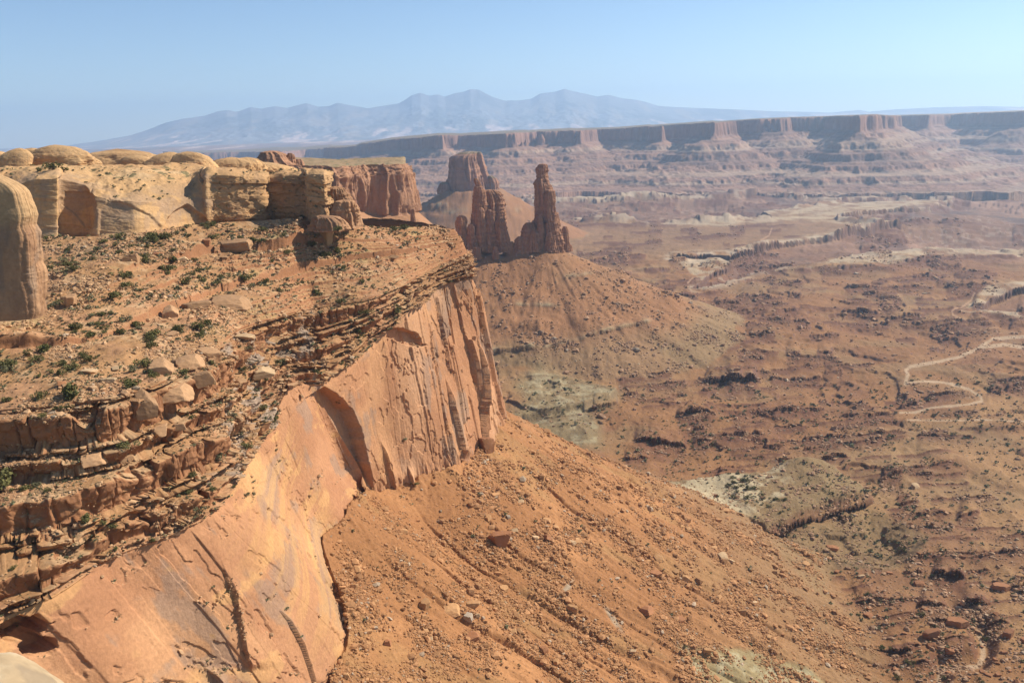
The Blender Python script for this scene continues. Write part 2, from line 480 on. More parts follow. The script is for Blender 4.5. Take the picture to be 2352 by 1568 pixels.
bedc = n2(Z * 0.9 + 0.6 * fbm2(U / 30, Z / 9, 2, 127), U * 0.003, 128)
col *= (1 + 0.14 * bedc[..., None] * (~wall)[..., None])
# smooth wall
wc = np.empty(P.shape, dtype=np.float32); wc[:] = (0.535, 0.275, 0.145)
streak = fbm2(U / 2.2, qc * 1.4, 4, 131); cross = fbm2(U / 45 + qc * 2.2, qc * 22 + U / 20, 6, 133, gain=0.65)
blot = fbm2(U / 16, qc * 4.5, 5, 135)
wc = mixc(wc, [0.50, 0.255, 0.135], sst(-0.1, 0.35, streak) * 0.45)
wc = mixc(wc, [0.60, 0.33, 0.17], sst(-0.05, 0.35, fbm2(U / 30, qc * 2.5, 4, 132)) * 0.7)
wc = mixc(wc, [0.44, 0.21, 0.11], sst(0.0, 0.4, fbm2(U / 20, qc * 3.5, 5, 134)) * 0.6)
wc = mixc(wc, [0.345, 0.245, 0.185], sst(0.08, 0.28, blot + 0.3 * streak) * 0.6)
gold = sst(5.2, 6.2, CXI) * (1 - sst(7.3, 8.0, CXI)) * sst(-0.25, 0.25, cross)
wc = mixc(wc, [0.68, 0.40, 0.16], np.clip(gold * 0.5 * sst(0.0, 0.3, qc), 0, 1))
wc = mixc(wc, [0.72, 0.42, 0.18], (1 - prom) * sst(0.25, 0.45, fbm2(U / 12, qc * 9, 4, 137)) * 0.5)
wc = mixc(wc, [0.64, 0.36, 0.20], prom * sst(0.05, 0.4, fbm2(U / 22, qc * 1.3, 3, 139)) * 0.8)
col = np.where((RC > 4.97)[..., None], wc, col)
grey = over * steep * sst(0.15, 0.25, fbm3(X / 6, Y / 6, Z / 5, 3, 141))
col = mixc(col, [0.42, 0.33, 0.26], np.clip(grey * 1.5, 0, 0.8))
FG = P
grid_obj('canyon_cliff', P, col, M_cliff, keep='cliff', kind='structure')

# ================================================================== GROUND (valley, talus, benches of pale rock)
def zval(D):
    return np.interp(D, [150, 300, 700, 1200, 2000, 3000, 4600, 9000, 13000, 17500],
                     [-264, -268, -272, -281, -297, -318, -330, -335, -255, -205])

az = np.radians(np.concatenate([np.linspace(-75, -36, 60)[:-1], np.linspace(-36, 36, 1500), np.linspace(36, 75, 60)[1:]]))
dep = np.concatenate([np.linspace(64, 56, 20)[:-1], np.linspace(56, 35.5, 480)[:-1], np.linspace(35.5, 3.2, 1050)])
Dr = 275 / np.tan(np.radians(dep))
Dr = np.concatenate([Dr, np.geomspace(Dr[-1], 17500, 200)[1:]])
GD = np.repeat(Dr[:, None], len(az), 1); GA = np.repeat(az[None, :], len(Dr), 0)
GX, GY = GD * np.sin(GA), GD * np.cos(GA)
GZ0 = zval(GD)
QX, QY, _ = project(np.stack([GX, GY, GZ0], -1))
GZ = GZ0.astype(np.float64).copy()
MPP = GD / FPX                       # metres per reference pixel, across the view

def sub(x0, y0, x1, y1):
    """grid block whose cells can fall in a box of reference pixels"""
    m = (QX > x0) & (QX < x1) & (QY > y0) & (QY < y1)
    r = np.where(m.any(1))[0]; c = np.where(m.any(0))[0]
    if len(r) == 0: return None
    return slice(r[0], r[-1] + 1), slice(c[0], c[-1] + 1)

z3 = lambda L: [(1386.5 + x * .4105, 181.5 + y * .4105) for x, y in L]
z6 = lambda L: [(1386.5 + x * .4105, 635.2 + y * .4105) for x, y in L]
z9d = lambda L: [(1542.6 + x * .3634, 1026.0 + y * .3634) for x, y in L]
z9 = lambda L: [(1542.6 + x * .3634, 998.0 + y * .3634) for x, y in L]

# rolling red hills, then low scarps that follow the bedding
lg = np.log(GD)
hills = fbm2(GX / 170, GY / 240, 4, 201)
near = 1 - sst(1900, 2600, GD)
GZ += (13 * hills + 2.5 * fbm2(GX / 45 + 0.4 * hills, GY / 60, 4, 202, ridge=True)) * near * sst(250, 500, GD)
SA, SL = GA * 900.0, lg * 900.0        # direction and log-distance: detail that coarsens with distance
ragx = 5.0 * fbm2(SA / 9, SL / 22, 5, 203, gain=0.6)
ragy = fbm2(SA / 9, SL / 60, 5, 204, gain=0.62)
rag = ragx

# canyon of the pale rim: everything outside the benches drops away
canyon = [z3([(350, 1010), (560, 985), (700, 985), (900, 935), (1100, 905), (1300, 885), (1500, 850), (1620, 828), (2000, 800), (2600, 740),
              (2600, 880), (2352, 905), (1990, 935), (1720, 950), (1550, 968), (1400, 985), (1250, 1010), (1150, 1050), (1000, 1062), (850, 1085), (680, 1140), (490, 1175),
              (590, 1110), (720, 1045), (650, 1020), (480, 1022)]),
          z3([(1310, 785), (1450, 760), (1640, 735), (1830, 715), (1930, 670), (2100, 560), (2700, 430), (2700, 770), (2352, 800), (2000, 815), (1620, 825), (1450, 808)]),
          z3([(-900, 640), (-500, 660), (0, 668), (200, 672), (390, 650), (700, 640), (1000, 640), (1400, 640), (1950, 640), (2400, 560), (2700, 430), (3000, 350), (2300, 300), (1500, 330), (700, 400), (-300, 470), (-900, 520),
              ])[:0] or z3([(-900, 670), (0, 672), (390, 655), (900, 640), (1300, 660), (1950, 652), (1500, 678), (1150, 703), (880, 738), (930, 772), (700, 792), (450, 803), (200, 800), (0, 780), (-300, 770), (-900, 760)]),
          z6([(2112, 165), (2165, 108), (2280, 72), (2352, 58), (2700, 20), (2700, 260), (2352, 226), (2250, 200), (2110, 185)])]
cm = np.full(GD.shape, -1e9)
for poly in canyon:
    cm = np.maximum(cm, poly_sd(poly))
ragz = fbm2(SA / 34, SL / 60, 5, 206, gain=0.6)
cm = cm + 5 * ragz * sst(500, 900, GD)
drop = sst(-0.6, 1.2, cm)
depth = np.interp(GD, [600, 1000, 2500], [12, 17, 26])
inner = fbm2(GX / 130, GY / 200, 5, 211, ridge=True)
GZ -= drop * depth * (1.0 + 0.15 * inner) * (0.55 + 0.45 * sst(0, 14, cm))
GZ += drop * 11 * np.maximum(inner, -0.2) * sst(0, 10, cm) * np.interp(GD, [600, 1500], [0.3, 1])
# far inner-canyon country, broken into steps
w1b = sst(-1, 6, poly_sd(z3([(-300, 800), (200, 800), (700, 795), (930, 772), (880, 740), (1150, 705), (1500, 680), (1950, 652), (1830, 715), (1640, 735), (1450, 760), (1310, 785), (1420, 806), (1620, 826), (1300, 885), (900, 935), (350, 1010), (-300, 1000)])) + 4 * ragz)
farm = (1 - 0.9 * w1b) * sst(1900, 2700, GD) * (1 - sst(4700, 5600, GD))
brk = fbm2(GX / 420, GY / 560, 6, 221, gain=0.5)
st = brk * 5.5; fl = np.floor(st); fr = st - fl
GZ += farm * (1 - drop * 0.5) * 15 * (fl + sst(0.82, 1.0, fr)) * 0.8
GZ += farm * 7 * fbm2(GX / 60, GY / 130, 4, 223)

m1 = poly_sd(z9d([(-250, 330), (0, 290), (150, 262), (300, 235), (560, 240), (760, 165), (850, 140), (930, 165), (1040, 215), (1180, 290), (1265, 365), (1180, 405), (1000, 450), (880, 510), (780, 545), (700, 600), (600, 640), (450, 570), (250, 470), (0, 380)]))
m1n = m1 + 1.2 * ragx
mound = sst(0, 9, m1n)
CSH = np.zeros_like(GZ)
gcm = np.zeros_like(GZ); gcm[1:] = cm[:-1] - cm[1:]
CSH = depth * (0.42 + 0.3 * n2(SA / 40, SL / 60, 208)) * np.exp(-np.abs(cm) / 2.5) * (cm < 0.4) * sst(0.0, 0.5, gcm) * sst(600, 800, GD)
# washes: sandy beds cut a little into the floor
washes = [(z6([(2450, 330), (2300, 335), (2180, 340), (2100, 390), (1980, 450), (1850, 480), (1720, 500), (1692, 520), (1702, 545), (1690, 590)]), 4.5),
          (z6([(1690, 590), (1790, 582), (1900, 588), (2040, 625), (2110, 665), (2118, 692), (2050, 706), (1960, 712), (1830, 722), (1740, 746), (1660, 752)]), 3.2),
          (z6([(1700, 792), (1900, 795), (2100, 790), (2400, 800)]), 2.0), (z6([(2400, 400), (2240, 375), (2110, 388)]), 5.0),
          (z9([(1930, 1250), (1960, 1300), (1970, 1400), (1940, 1470), (1700, 1490), (1690, 1560)]), 7)]
wsh = np.zeros_like(GZ); wwd = np.zeros_like(GZ)
for pts, wd in washes:
    xs = [p[0] for p in pts]; ys = [p[1] for p in pts]
    sl_ = sub(min(xs) - 40, min(ys) - 30, max(xs) + 40, max(ys) + 30)
    if sl_ is None: continue
    d = line_d(pts, QX[sl_], QY[sl_]) + 0.35 * ragx[sl_]
    wsh[sl_] = np.maximum(wsh[sl_], 1 - sst(wd * 0.55, wd * 1.1, d)); wwd[sl_] = np.maximum(wwd[sl_], 1 - sst(wd * 1.0, wd * 4 + 12, d))
    GZ[sl_] -= 0.8 * (1 - sst(wd * 0.8, wd * 2.2, d))
GZ = GZ0 + (GZ - GZ0) * (1 - 0.8 * wwd) - 0.6 * wwd
d_edge = poly_sd(z9d([(690, 610), (780, 548), (880, 512), (1000, 455), (1180, 405), (1270, 368), (1300, 200), (-900, 200), (-900, 700), (500, 640)])) + 1.6 * ragz + 0.5 * ragx / 2
MSH = 6.0 * np.exp(-np.maximum(d_edge, 0) / 3.0) * (d_edge > -0.4) * sst(-16, 4, m1n)
# scarps traced one by one: the land behind each is lifted and dips away again
scarps = []
for (x0, y0, x1, y1, h) in [(730,112,940,98,20),(600,160,790,150,25),(840,155,1050,145,12),(700,205,880,195,17),(930,200,1110,190,22),(870,238,1050,225,20),
    (1070,262,1160,268,24),(1320,190,1550,206,17),(1450,92,1650,88,13),(1340,126,1500,125,10),(1360,268,1560,265,11),(790,318,880,305,24),(690,366,800,360,15),
    (810,362,960,355,15),(740,442,890,437,13),(1010,450,1110,442,30),(1180,440,1290,432,26),(1230,472,1340,470,10),(1250,490,1500,487,10),(1240,517,1340,512,13),
    (510,410,600,398,30),(540,575,900,575,58),(930,552,1220,532,17),(70,582,400,532,16),(230,620,480,585,20),(530,652,600,640,13),(100,672,240,655,14),
    (390,812,640,785,48),(740,762,800,748,30),(800,745,1270,718,24),(1440,772,1620,730,27),(1640,705,1790,665,25),(600,893,930,880,22),(940,935,1480,855,27),
    (1190,940,1570,902,20),(150,940,480,948,48),(490,935,600,915,35),(110,1035,280,1018,30),(500,872,570,862,25),(920,1042,1090,1012,16),(1200,672,1300,655,20),(1300,660,1490,690,14),
    (940,832,1170,825,22),(1540,1128,1690,1085,38),(1640,1245,1720,1202,34),(1620,160,1660,180,10),(1560,190,1640,183,12),(1150,345,1330,325,12),(380,470,520,445,14),(60,500,210,470,12)]:
    p = z6([(x0, y0), (x1, y1)]); scarps.append((p[0][0], p[0][1], p[1][0], p[1][1], h * .4105))
for (x0, y0, x1, y1, h) in [(1310,280,1480,235,45),(1790,545,1950,492,42),(1250,890,1335,890,26),(1450,925,1590,915,25),(1620,940,1870,955,66),
    (1530,1145,1740,1142,46),(1780,1145,2030,1122,70),(1480,830,1660,806,15),(1230,1425,1540,1422,48),(1700,1425,1850,1420,34),(2130,805,2227,785,46),(1910,920,1960,915,42),
    (1440,440,1560,415,20),(1120,850,1250,880,12),(1980,1240,2140,1235,36),(1650,1480,1900,1475,22)]:
    p = z9([(x0, y0), (x1, y1)]); scarps.append((p[0][0], p[0][1], p[1][0], p[1][1], h * .3634))
for (x0, y0, x1, y1, h) in [(700,830,800,832,12),(480,870,540,865,14),(250,850,330,845,18),(100,960,160,955,20),(20,1010,150,1000,22),(230,915,330,905,14),(380,890,700,878,6)]:
    p = z3([(x0, y0), (x1, y1)]); scarps.append((p[0][0], p[0][1], p[1][0], p[1][1], h * .4105))
rr = np.random.default_rng(5)
y_ = 605.0; li_ = 0
while y_ < 1560:                                      # and the thin beds between them, each running on and off across the country
    sl0 = rr.uniform(0.015, 0.11); x = rr.uniform(1180, 1330)
    while x < 2420:
        L = rr.uniform(25, 150); yy0 = y_ - sl0 * (x - 1800) + 9 * n2(np.array([x / 150]), np.array([li_ * 3.3]), 233)[0]
        yy1 = y_ - sl0 * (x + L - 1800) + 9 * n2(np.array([(x + L) / 150]), np.array([li_ * 3.3]), 233)[0]
        on = n2(np.array([x / 110 + 3]), np.array([yy0 / 60]), 234)[0] > -0.25
        if on and not (x < 1330 + (yy0 - 800) * 0.9 and yy0 > 850): scarps.append((x, yy0, x + L, yy1, 1.8 + 5.0 * rr.uniform(0, 1) ** 1.6))
        x += L + rr.uniform(5, 90)
    li_ += 1; y_ += rr.uniform(6, 13) + (y_ - 600) * 0.014
for i in range(420):
    x = rr.uniform(900, 2420); y = 395 + 215 * rr.uniform(0, 1)
    if n2(np.array([x / 150]), np.array([y / 30]), 235)[0] < -0.2: continue
    L = rr.uniform(14, 90); scarps.append((x, y, x + L, y - L * rr.uniform(0.0, 0.07), rr.uniform(1.0, 1.8 + 3.4 * (y - 395) / 215)))
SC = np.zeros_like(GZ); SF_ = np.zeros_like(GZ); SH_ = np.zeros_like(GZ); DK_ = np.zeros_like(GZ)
for i, (x0, y0, x1, y1, h) in enumerate(scarps):
    h = min(h, 0.24 * (x1 - x0)); back = 6 + 1.6 * h
    sl_ = sub(x0 - 14, min(y0, y1) - back * 2 - 14, x1 + 14, max(y0, y1) + 16 + h)
    if sl_ is None: continue
    qx, qy = QX[sl_], QY[sl_]
    f = (qx - x0) / (x1 - x0); yl = y0 + (y1 - y0) * f
    rg = (0.8 + 0.22 * h) * fbm2(qx / 26, qx * 0 + 3 * i, 4, 230, gain=0.62) + (0.2 + 0.05 * h) * np.sign(n2(qx / 7.0, qx * 0 + 5 * i, 228))
    d = yl + rg - qy                                   # >0 behind the edge
    f2_ = f + 0.04 * n2(qx / 12, qx * 0 + 7 * i, 229)
    lens = sst(-0.02, 0.48, f2_) * (1 - sst(0.52, 1.02, f2_)); ew = 0.12 if h < 9 else 0.26; frt = sst(-0.03, ew, f2_) * (1 - sst(1 - ew, 1.03, f2_)) * (0.85 + 0.35 * n2(qx / 15, qx * 0 + 2 * i, 232))
    env = lens + (frt - lens) * np.exp(-np.maximum(yl - qy, 0) / (3.0 + 0.6 * h))
    hm = h * (1.55 if h < 7 else 1.15) * MPP[sl_]
    e = sst(-0.5, 0.9, d) * np.exp(-np.maximum(yl - qy, 0) / back)
    toe = 0.35 * np.exp(-np.maximum(-d, 0) / (4 + 0.9 * h)) * (d <= 0) + 0.0
    SC[sl_] = np.maximum(SC[sl_], hm * env * np.maximum(e, toe * 0.9))
    SH_[sl_] = np.maximum(SH_[sl_], 0.6 * hm * env * sst(-0.4, 0.4, d) * np.exp(-np.maximum(d, 0) / (2.0 + 0.5 * h)))
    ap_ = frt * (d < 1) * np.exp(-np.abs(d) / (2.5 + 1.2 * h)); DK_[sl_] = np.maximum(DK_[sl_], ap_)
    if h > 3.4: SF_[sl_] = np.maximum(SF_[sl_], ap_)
SC *= 1 - 0.85 * sst(-10, 4, m1n); SH_ *= 1 - 0.85 * sst(-10, 4, m1n); SC *= 1 - 0.9 * wwd; SH_ *= 1 - 0.9 * wwd; SH_ = np.maximum(SH_, CSH); SH_ = np.maximum(SH_, MSH); SC *= 1 - 0.75 * w1b * (QY < 590);
GZ += SC

# bedding steps on every slope of the red country
bedn = fbm2(GX / 90, GY / 90, 3, 241) * 3 + 0.8 * fbm2(GX / 9, GY / 14, 3, 242)
tz = (GZ + bedn) / 3.6; tf = np.floor(tz); tr = tz - tf
terr = (tf + sst(0.76, 0.97, tr)) * 3.6 - bedn
tm = near * sst(-0.1, 0.3, fbm2(GX / 110, GY / 150, 3, 243) + 0.15) * (1 - drop) * (1 - wwd) * (1 - mound) * 0.85
GZ = GZ * (1 - tm) + terr * tm

# bank above the second bend
road = np.zeros_like(GZ)
for pts, wd in [(z6([(2075, 90), (2030, 140), (1950, 195), (1955, 215), (2000, 243)]), 2.0), (z3([(940, 845), (925, 880), (880, 905)]), 1.6), (z3([(500, 1120), (470, 1145)]), 1.4)]:
    road = np.maximum(road, 1 - sst(wd * 0.6, wd * 1.2, line_d(pts)))

# grey-green mounds at the foot of the talus
GZ += mound * 3.0 + 6.0 * sst(-0.6, 0.6, d_edge) * sst(-16, 4, m1n)
apex = np.hypot((QX - (1542.6 + 850 * .3634)) / 75, (QY - (1026 + 215 * .3634)) / 30)
GZ += 7.0 * np.exp(-apex ** 2 * 1.3)
m1f = poly_sd(z9d([(600, 640), (780, 545), (1000, 450), (1265, 368), (1420, 450), (1650, 600), (1600, 720), (1400, 840), (1100, 840), (1000, 920), (1000, 1150), (800, 1050), (640, 850)]))
GZ -= 6.0 * sst(0, 60, m1f)
m2 = poly_sd([(1165, 975), (1215, 945), (1190, 900), (1240, 868), (1330, 892), (1418, 908), (1400, 932), (1345, 945), (1375, 985), (1372, 1030), (1300, 1035), (1200, 1000)])
GZ += 7 * sst(-2, 3, poly_sd([(1150, 990), (1180, 968), (1300, 955), (1345, 948), (1402, 930), (1420, 908), (1330, 880), (1240, 858), (1140, 850)]) + 0.4 * ragx)
m3 = poly_sd([(1555, 1475), (1600, 1485), (1700, 1487), (1780, 1510), (1870, 1540), (1930, 1600), (1700, 1640), (1620, 1620), (1580, 1540)])
GZ += 9 * sst(-3, 25, m3) + 2 * sst(0, 10, m3) * fbm2(GX / 9, GY / 9, 3, 245, ridge=True)

# talus cones: from the wall's foot, and round the two spires
ib = [i for i in range(len(tt)) if i % 6 == 0]
foot = ROWS[6][ib]
sel = GD < 1500
def foot_dist(x, y):
    best = np.full(x.shape, 1e9); zb = np.zeros(x.shape); sa = np.zeros(x.shape); side = np.ones(x.shape)
    acc = 0.0
    for a, b in zip(foot[:-1], foot[1:]):
        ab = (b - a)[:2]; L = np.hypot(*ab)
        if L < 1e-6: continue
        t = np.clip(((x - a[0]) * ab[0] + (y - a[1]) * ab[1]) / (L * L), 0, 1)
        dx, dy = x - a[0] - t * ab[0], y - a[1] - t * ab[1]
        d = np.hypot(dx, dy); m = d < best
        best = np.where(m, d, best); zb = np.where(m, a[2] + t * (b - a)[2], zb); sa = np.where(m, acc + t * L, sa)
        side = np.where(m, np.sign(ab[1] * dx - ab[0] * dy), side)
        acc += L
    wz = np.zeros(x.shape); wsum = np.full(x.shape, 1e-12); ws = np.zeros(x.shape); acc = 0.0
    for a, b in zip(foot[:-1], foot[1:]):                              # blend the height of the foot so that no step is left where two stretches meet
        ab = (b - a)[:2]; L = np.hypot(*ab)
        if L < 1e-6: continue
        t = np.clip(((x - a[0]) * ab[0] + (y - a[1]) * ab[1]) / (L * L), 0, 1)
        w_ = L * np.exp(-(np.hypot(x - a[0] - t * ab[0], y - a[1] - t * ab[1]) - best) / (2.5 + 0.16 * best))
        wz += w_ * (a[2] + t * (b - a)[2]); ws += w_ * (acc + t * L); wsum += w_; acc += L
    zb = wz / wsum; sa = ws / wsum
    mesa_plan = np.concatenate([foot[:, :2], [[-2500, 900], [-2500, -50], [foot[0, 0] - 60, foot[0, 1] - 160], [foot[0, 0] - 20, foot[0, 1] - 90]]])
    side = np.where(poly_sd(mesa_plan, x, y) > 0, -1.0, 1.0)
    return best, zb, sa, side
rs = np.where(Dr < 1500)[0][-1] + 1
stp = 4
ii = np.arange(0, rs + stp, stp); jj = np.arange(0, GD.shape[1] + stp - 1, stp); jj[-1] = min(jj[-1], GD.shape[1] - 1)
ii = ii[ii < GD.shape[0]]
fd, fz, fs, fside = foot_dist(GX[np.ix_(ii, jj)], GY[np.ix_(ii, jj)])
fd = fd * fside
def up(A):
    r_i = np.arange(rs); c_i = np.arange(GD.shape[1])
    T = np.stack([np.interp(c_i, jj, row) for row in A])
    k = np.clip(np.searchsorted(ii, r_i, side='right') - 1, 0, len(ii) - 2); f = ((r_i - ii[k]) / (ii[k + 1] - ii[k]))[:, None]
    return T[k] * (1 - f) + T[k + 1] * f
fd, fz, fs = up(fd), up(fz), up(fs)
gx, gy = GX[:rs], GY[:rs]
tal = fz + 1.5 - 0.70 * np.maximum(fd, 0) + 0.00060 * np.maximum(fd, 0) ** 2
gull = fbm2(fs / 9 + fd / 60, fd / 140, 4, 251)
chan = np.exp(-((fs / 26 + 0.7 * fbm2(fs * 0, fd / 60, 3, 252) + 0.2 * n2(fs / 40, fd * 0, 250)) % 1.0 - 0.5) ** 2 / 0.0012)
tal += (2.6 * gull + 0.7 * fbm2(fs / 2.5, fd / 22, 4, 254) + 0.45 * fbm2(gx / 4, gy / 4, 3, 253) - 2.0 * chan * (n2(fs / 26, fd * 0 + 3, 259) > 0.0)) * sst(4, 40, fd)
tal += 1.5 * np.maximum(0, fbm2(gx / 7, gy / 12, 3, 255) - 0.15)
tal += 4.5 * np.maximum(0, fbm2(gx / 9, gy / 9, 4, 260, gain=0.6) + 0.05) * np.exp(-np.maximum(fd, 0) / 12)
FDm = np.full(GZ.shape, 999.0); FDm[:rs] = np.abs(fd)
tal = np.where(fd < 0, fz + 1.0 + 0.3 * fd, tal); tal = np.where(fd > 560, -1e9, tal)
tmask = np.zeros_like(GZ); k_ = 6.0
df = tal - GZ[:rs]
tmask[:rs] = sst(-1.0, 5.0, df + 1.5 * fbm2(gx / 10, gy / 10, 3, 256))
GZ[:rs] = np.where(df > 4, tal, np.where(df < -4, GZ[:rs], GZ[:rs] + (df + 4) ** 2 / 16))

cones = [(at_d(1250, 566, 1250), 0.50, 0.00055, 1), (at_d(1120, 585, 1235), 0.50, 0.00055, 1), (at_d(1085, 436, 2600), 0.62, 0.0006, 2), (at_d(1190, 575, 1245), 0.5, 0.0005, 1)]
cmask = np.zeros_like(GZ)
for (c, s0, s1_, kind) in cones:
    d = np.hypot(GX - c[0], GY - c[1]); a_ = np.arctan2(GY - c[1], GX - c[0])
    fl_ = 5 if kind == 1 else 12
    dd = np.maximum(d - (14 if kind == 1 else 80), 0)
    h = c[2] - s0 * dd + s1_ * 0.5 * dd ** 2 + 3.0 * fbm2(a_ * 9, d / 160, 4, 257) * sst(20, 90, d) + 1.2 * fbm2(GX / 8, GY / 8, 3, 258)
    hz = h + 2.0 * fbm2(a_ * 2, d / 50, 2, 262)                         # two pale ledges ring the cone
    for zl, hh in ((-212, 5), (-238, 7)):
        h += hh * (sst(zl + 5, zl - 1, hz) * 0 + np.exp(-((hz - zl - 3) / 5.0) ** 2) * (0.5 + 0.9 * n2(a_ * 6, d * 0 + zl, 263)))
    h = np.where(dd > s0 / s1_, -1e9, h)
    df = h - GZ
    cmask = np.maximum(cmask, sst(-1, 4, df) * kind)
    GZ = np.where(df > 4, h, np.where(df < -4, GZ, GZ + (df + 4) ** 2 / 16))

# pale ledges that crop out of the slopes
SX, SY, _ = project(np.stack([GX, GY, GZ], -1))
PLE = np.zeros_like(GZ); PSH = np.zeros_like(GZ); PDK = np.zeros_like(GZ)
for i, (x0, y0, x1, y1, h) in enumerate([(1336, 948, 1420, 926, 13), (1180, 972, 1340, 950, 6), (1355, 772, 1500, 738, 7.5), (1118, 812, 1245, 798, 9), (1245, 800, 1350, 775, 3.5), (1150, 870, 1260, 862, 4),
                                         (1290, 640, 1370, 628, 3), (1180, 700, 1290, 705, 2.5), (985, 478, 1030, 470, 2.5), (1010, 492, 1085, 486, 2.5), (1120, 478, 1200, 485, 2.5)]):
    m_ = (SX > x0 - 8) & (SX < x1 + 8) & (SY > min(y0, y1) - 40) & (SY < max(y0, y1) + 24)
    r_ = np.where(m_.any(1))[0]; c_ = np.where(m_.any(0))[0]
    if len(r_) == 0: continue
    b_k = (slice(r_[0], r_[-1] + 1), slice(c_[0], c_[-1] + 1))
    qx, qy = SX[b_k], SY[b_k]; f = (qx - x0) / (x1 - x0)
    yl = y0 + (y1 - y0) * f + (0.6 + 0.2 * h) * fbm2(qx / 24, qx * 0 + i, 4, 236, gain=0.65)
    d = yl - qy; en = sst(-0.02, 0.1, f) * (1 - sst(0.9, 1.02, f)) * (0.75 + 0.5 * n2(qx / 14, qx * 0 + i, 237)) * (np.abs(d) < 60)
    hm = h * MPP[b_k]
    GZ[b_k] += hm * en * sst(-0.6, 0.8, d) * np.exp(-np.maximum(d, 0) / (6 + 1.6 * h))
    PSH[b_k] = np.maximum(PSH[b_k], 0.7 * hm * en * sst(-0.4, 0.4, d) * np.exp(-np.maximum(d, 0) / (2 + 0.5 * h)))
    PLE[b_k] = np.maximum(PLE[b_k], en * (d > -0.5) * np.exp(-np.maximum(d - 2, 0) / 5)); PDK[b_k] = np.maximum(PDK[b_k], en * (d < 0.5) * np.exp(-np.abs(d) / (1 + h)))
GZ += 0.30 * fbm2(SA / 4, SL / 10, 4, 271) * np.clip(GD / 500, 0.5, 4)
keep_ = 1 - np.clip(cmask + tmask, 0, 1)
SH_ = np.maximum(SH_ * keep_, PSH)
GP = np.stack([GX - SH_ * np.sin(GA), GY - SH_ * np.cos(GA), GZ], -1)
GN = normals(GP); GN *= np.sign(GN[..., 2:3])
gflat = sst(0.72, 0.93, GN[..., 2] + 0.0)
# colours of soil and rock
gc = np.empty(GP.shape, dtype=np.float32); gc[:] = (0.355, 0.182, 0.08)
v1 = fbm2(GX / 120, GY / 160, 4, 281); v2 = fbm2(GX / 30, GY / 40, 4, 283)
gc = mixc(gc, [0.40, 0.238, 0.112], sst(-0.05, 0.35, v1) * 0.8)
gc = mixc(gc, [0.25, 0.118, 0.062], sst(0.05, 0.4, v2) * 0.55)
gc = mixc(gc, [0.32, 0.21, 0.105], sst(0.1, 0.4, fbm2(GX / 80, GY / 70, 4, 285)) * 0.5)
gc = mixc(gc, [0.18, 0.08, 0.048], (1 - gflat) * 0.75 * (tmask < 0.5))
# pale caprock along the rims of the benches and on them
pr = np.zeros_like(GZ)
for poly, wd in ((z3([(880, 740), (1150, 705), (1500, 680), (1950, 652), (1965, 668), (1830, 705), (1640, 728), (1500, 745), (1350, 775), (1290, 792), (1420, 806), (1620, 826), (1500, 852), (1300, 885), (1050, 912), (900, 938), (700, 988), (480, 1010), (350, 1018), (700, 970), (900, 920), (1250, 860), (1400, 830), (1250, 800), (1100, 790), (700, 830), (300, 815), (500, 800), (700, 792), (930, 772), (1060, 742)]), 14),
                 (z3([(400, 1030), (600, 1022), (715, 1045), (640, 1075), (585, 1112), (490, 1172), (640, 1160), (560, 1130), (480, 1090)]), 10),
                 (z3([(1150, 1060), (1400, 985), (1720, 950), (2000, 932), (2352, 905), (2700, 880), (2700, 960), (2352, 975), (2050, 975), (1850, 985), (1650, 1030), (1500, 1050), (1300, 1066)]), 12),
                 (z6([(2000, 190), (2110, 150), (2165, 100), (2280, 65), (2700, 15), (2700, -60), (2352, 10), (2150, 60), (2050, 130), (1990, 200), (2150, 215), (2352, 250), (2700, 300), (2700, 270), (2352, 232), (2250, 205), (2105, 195)]), 8),
                 (z3([(-300, 640), (0, 645), (250, 640), (395, 648), (390, 662), (200, 678), (0, 680), (-300, 676)]), 8)):
    pr = np.maximum(pr, sst(-3, 4, poly_sd(poly) + 5 * ragy + 2.5 * ragx / 5))
strk = fbm2(GX / 60, GY / 300, 4, 287)
inr = sst(1, 8, cm)
gc = mixc(gc, [0.26, 0.13, 0.085], inr * 0.6)
chips = (fbm2(SA / 4, SL / 9, 3, 289) > 0.25) * inr * sst(-70, 0, -cm) * (n2(GX / 150, GY / 150, 290) > -0.1)
gc = mixc(gc, [0.55, 0.45, 0.34], chips * 0.7)
# far country: banded reds with pale streaks
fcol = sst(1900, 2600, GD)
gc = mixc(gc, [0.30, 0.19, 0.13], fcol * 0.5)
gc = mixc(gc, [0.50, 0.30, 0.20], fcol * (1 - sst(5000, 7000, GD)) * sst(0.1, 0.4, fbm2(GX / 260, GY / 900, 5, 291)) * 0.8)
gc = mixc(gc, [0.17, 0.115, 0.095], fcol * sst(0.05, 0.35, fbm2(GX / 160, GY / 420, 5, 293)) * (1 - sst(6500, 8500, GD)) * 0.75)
gc = mixc(gc, [0.345, 0.205, 0.105], w1b * 0.8)
flt = sst(0.7, 0.88, GN[..., 2])
gc = mixc(gc, [0.55, 0.42, 0.27], pr * flt * sst(-0.5, 0.05, v2 + 0.5 * strk) * 0.9 * (1 - drop))
rimc = sst(-14, -1, cm) * (1 - sst(0, 2, cm))
gc = mixc(gc, [0.58, 0.46, 0.33], rimc * flt * sst(-0.3, 0.2, v2) * 0.8 * sst(600, 800, GD))
gc = mixc(gc, [0.175, 0.078, 0.045], np.clip(DK_ * 2.0, 0, 1) * (1 - wwd) * (1 - mound) * (1 - 0.8 * np.clip(pr, 0, 1)) * 0.85)  # shade below the ledges painted in, together with their dark red shale
band = sst(0.05, 0.45, n2((GZ + bedn) / 1.5, GX * 0.002, 299)) * near * (1 - wwd) * (1 - mound) * (1 - np.clip(pr, 0, 1)) * (1 - drop) * sst(0.99, 0.93, GN[..., 2])
gc = mixc(gc, [0.20, 0.09, 0.05], band * 0.75)
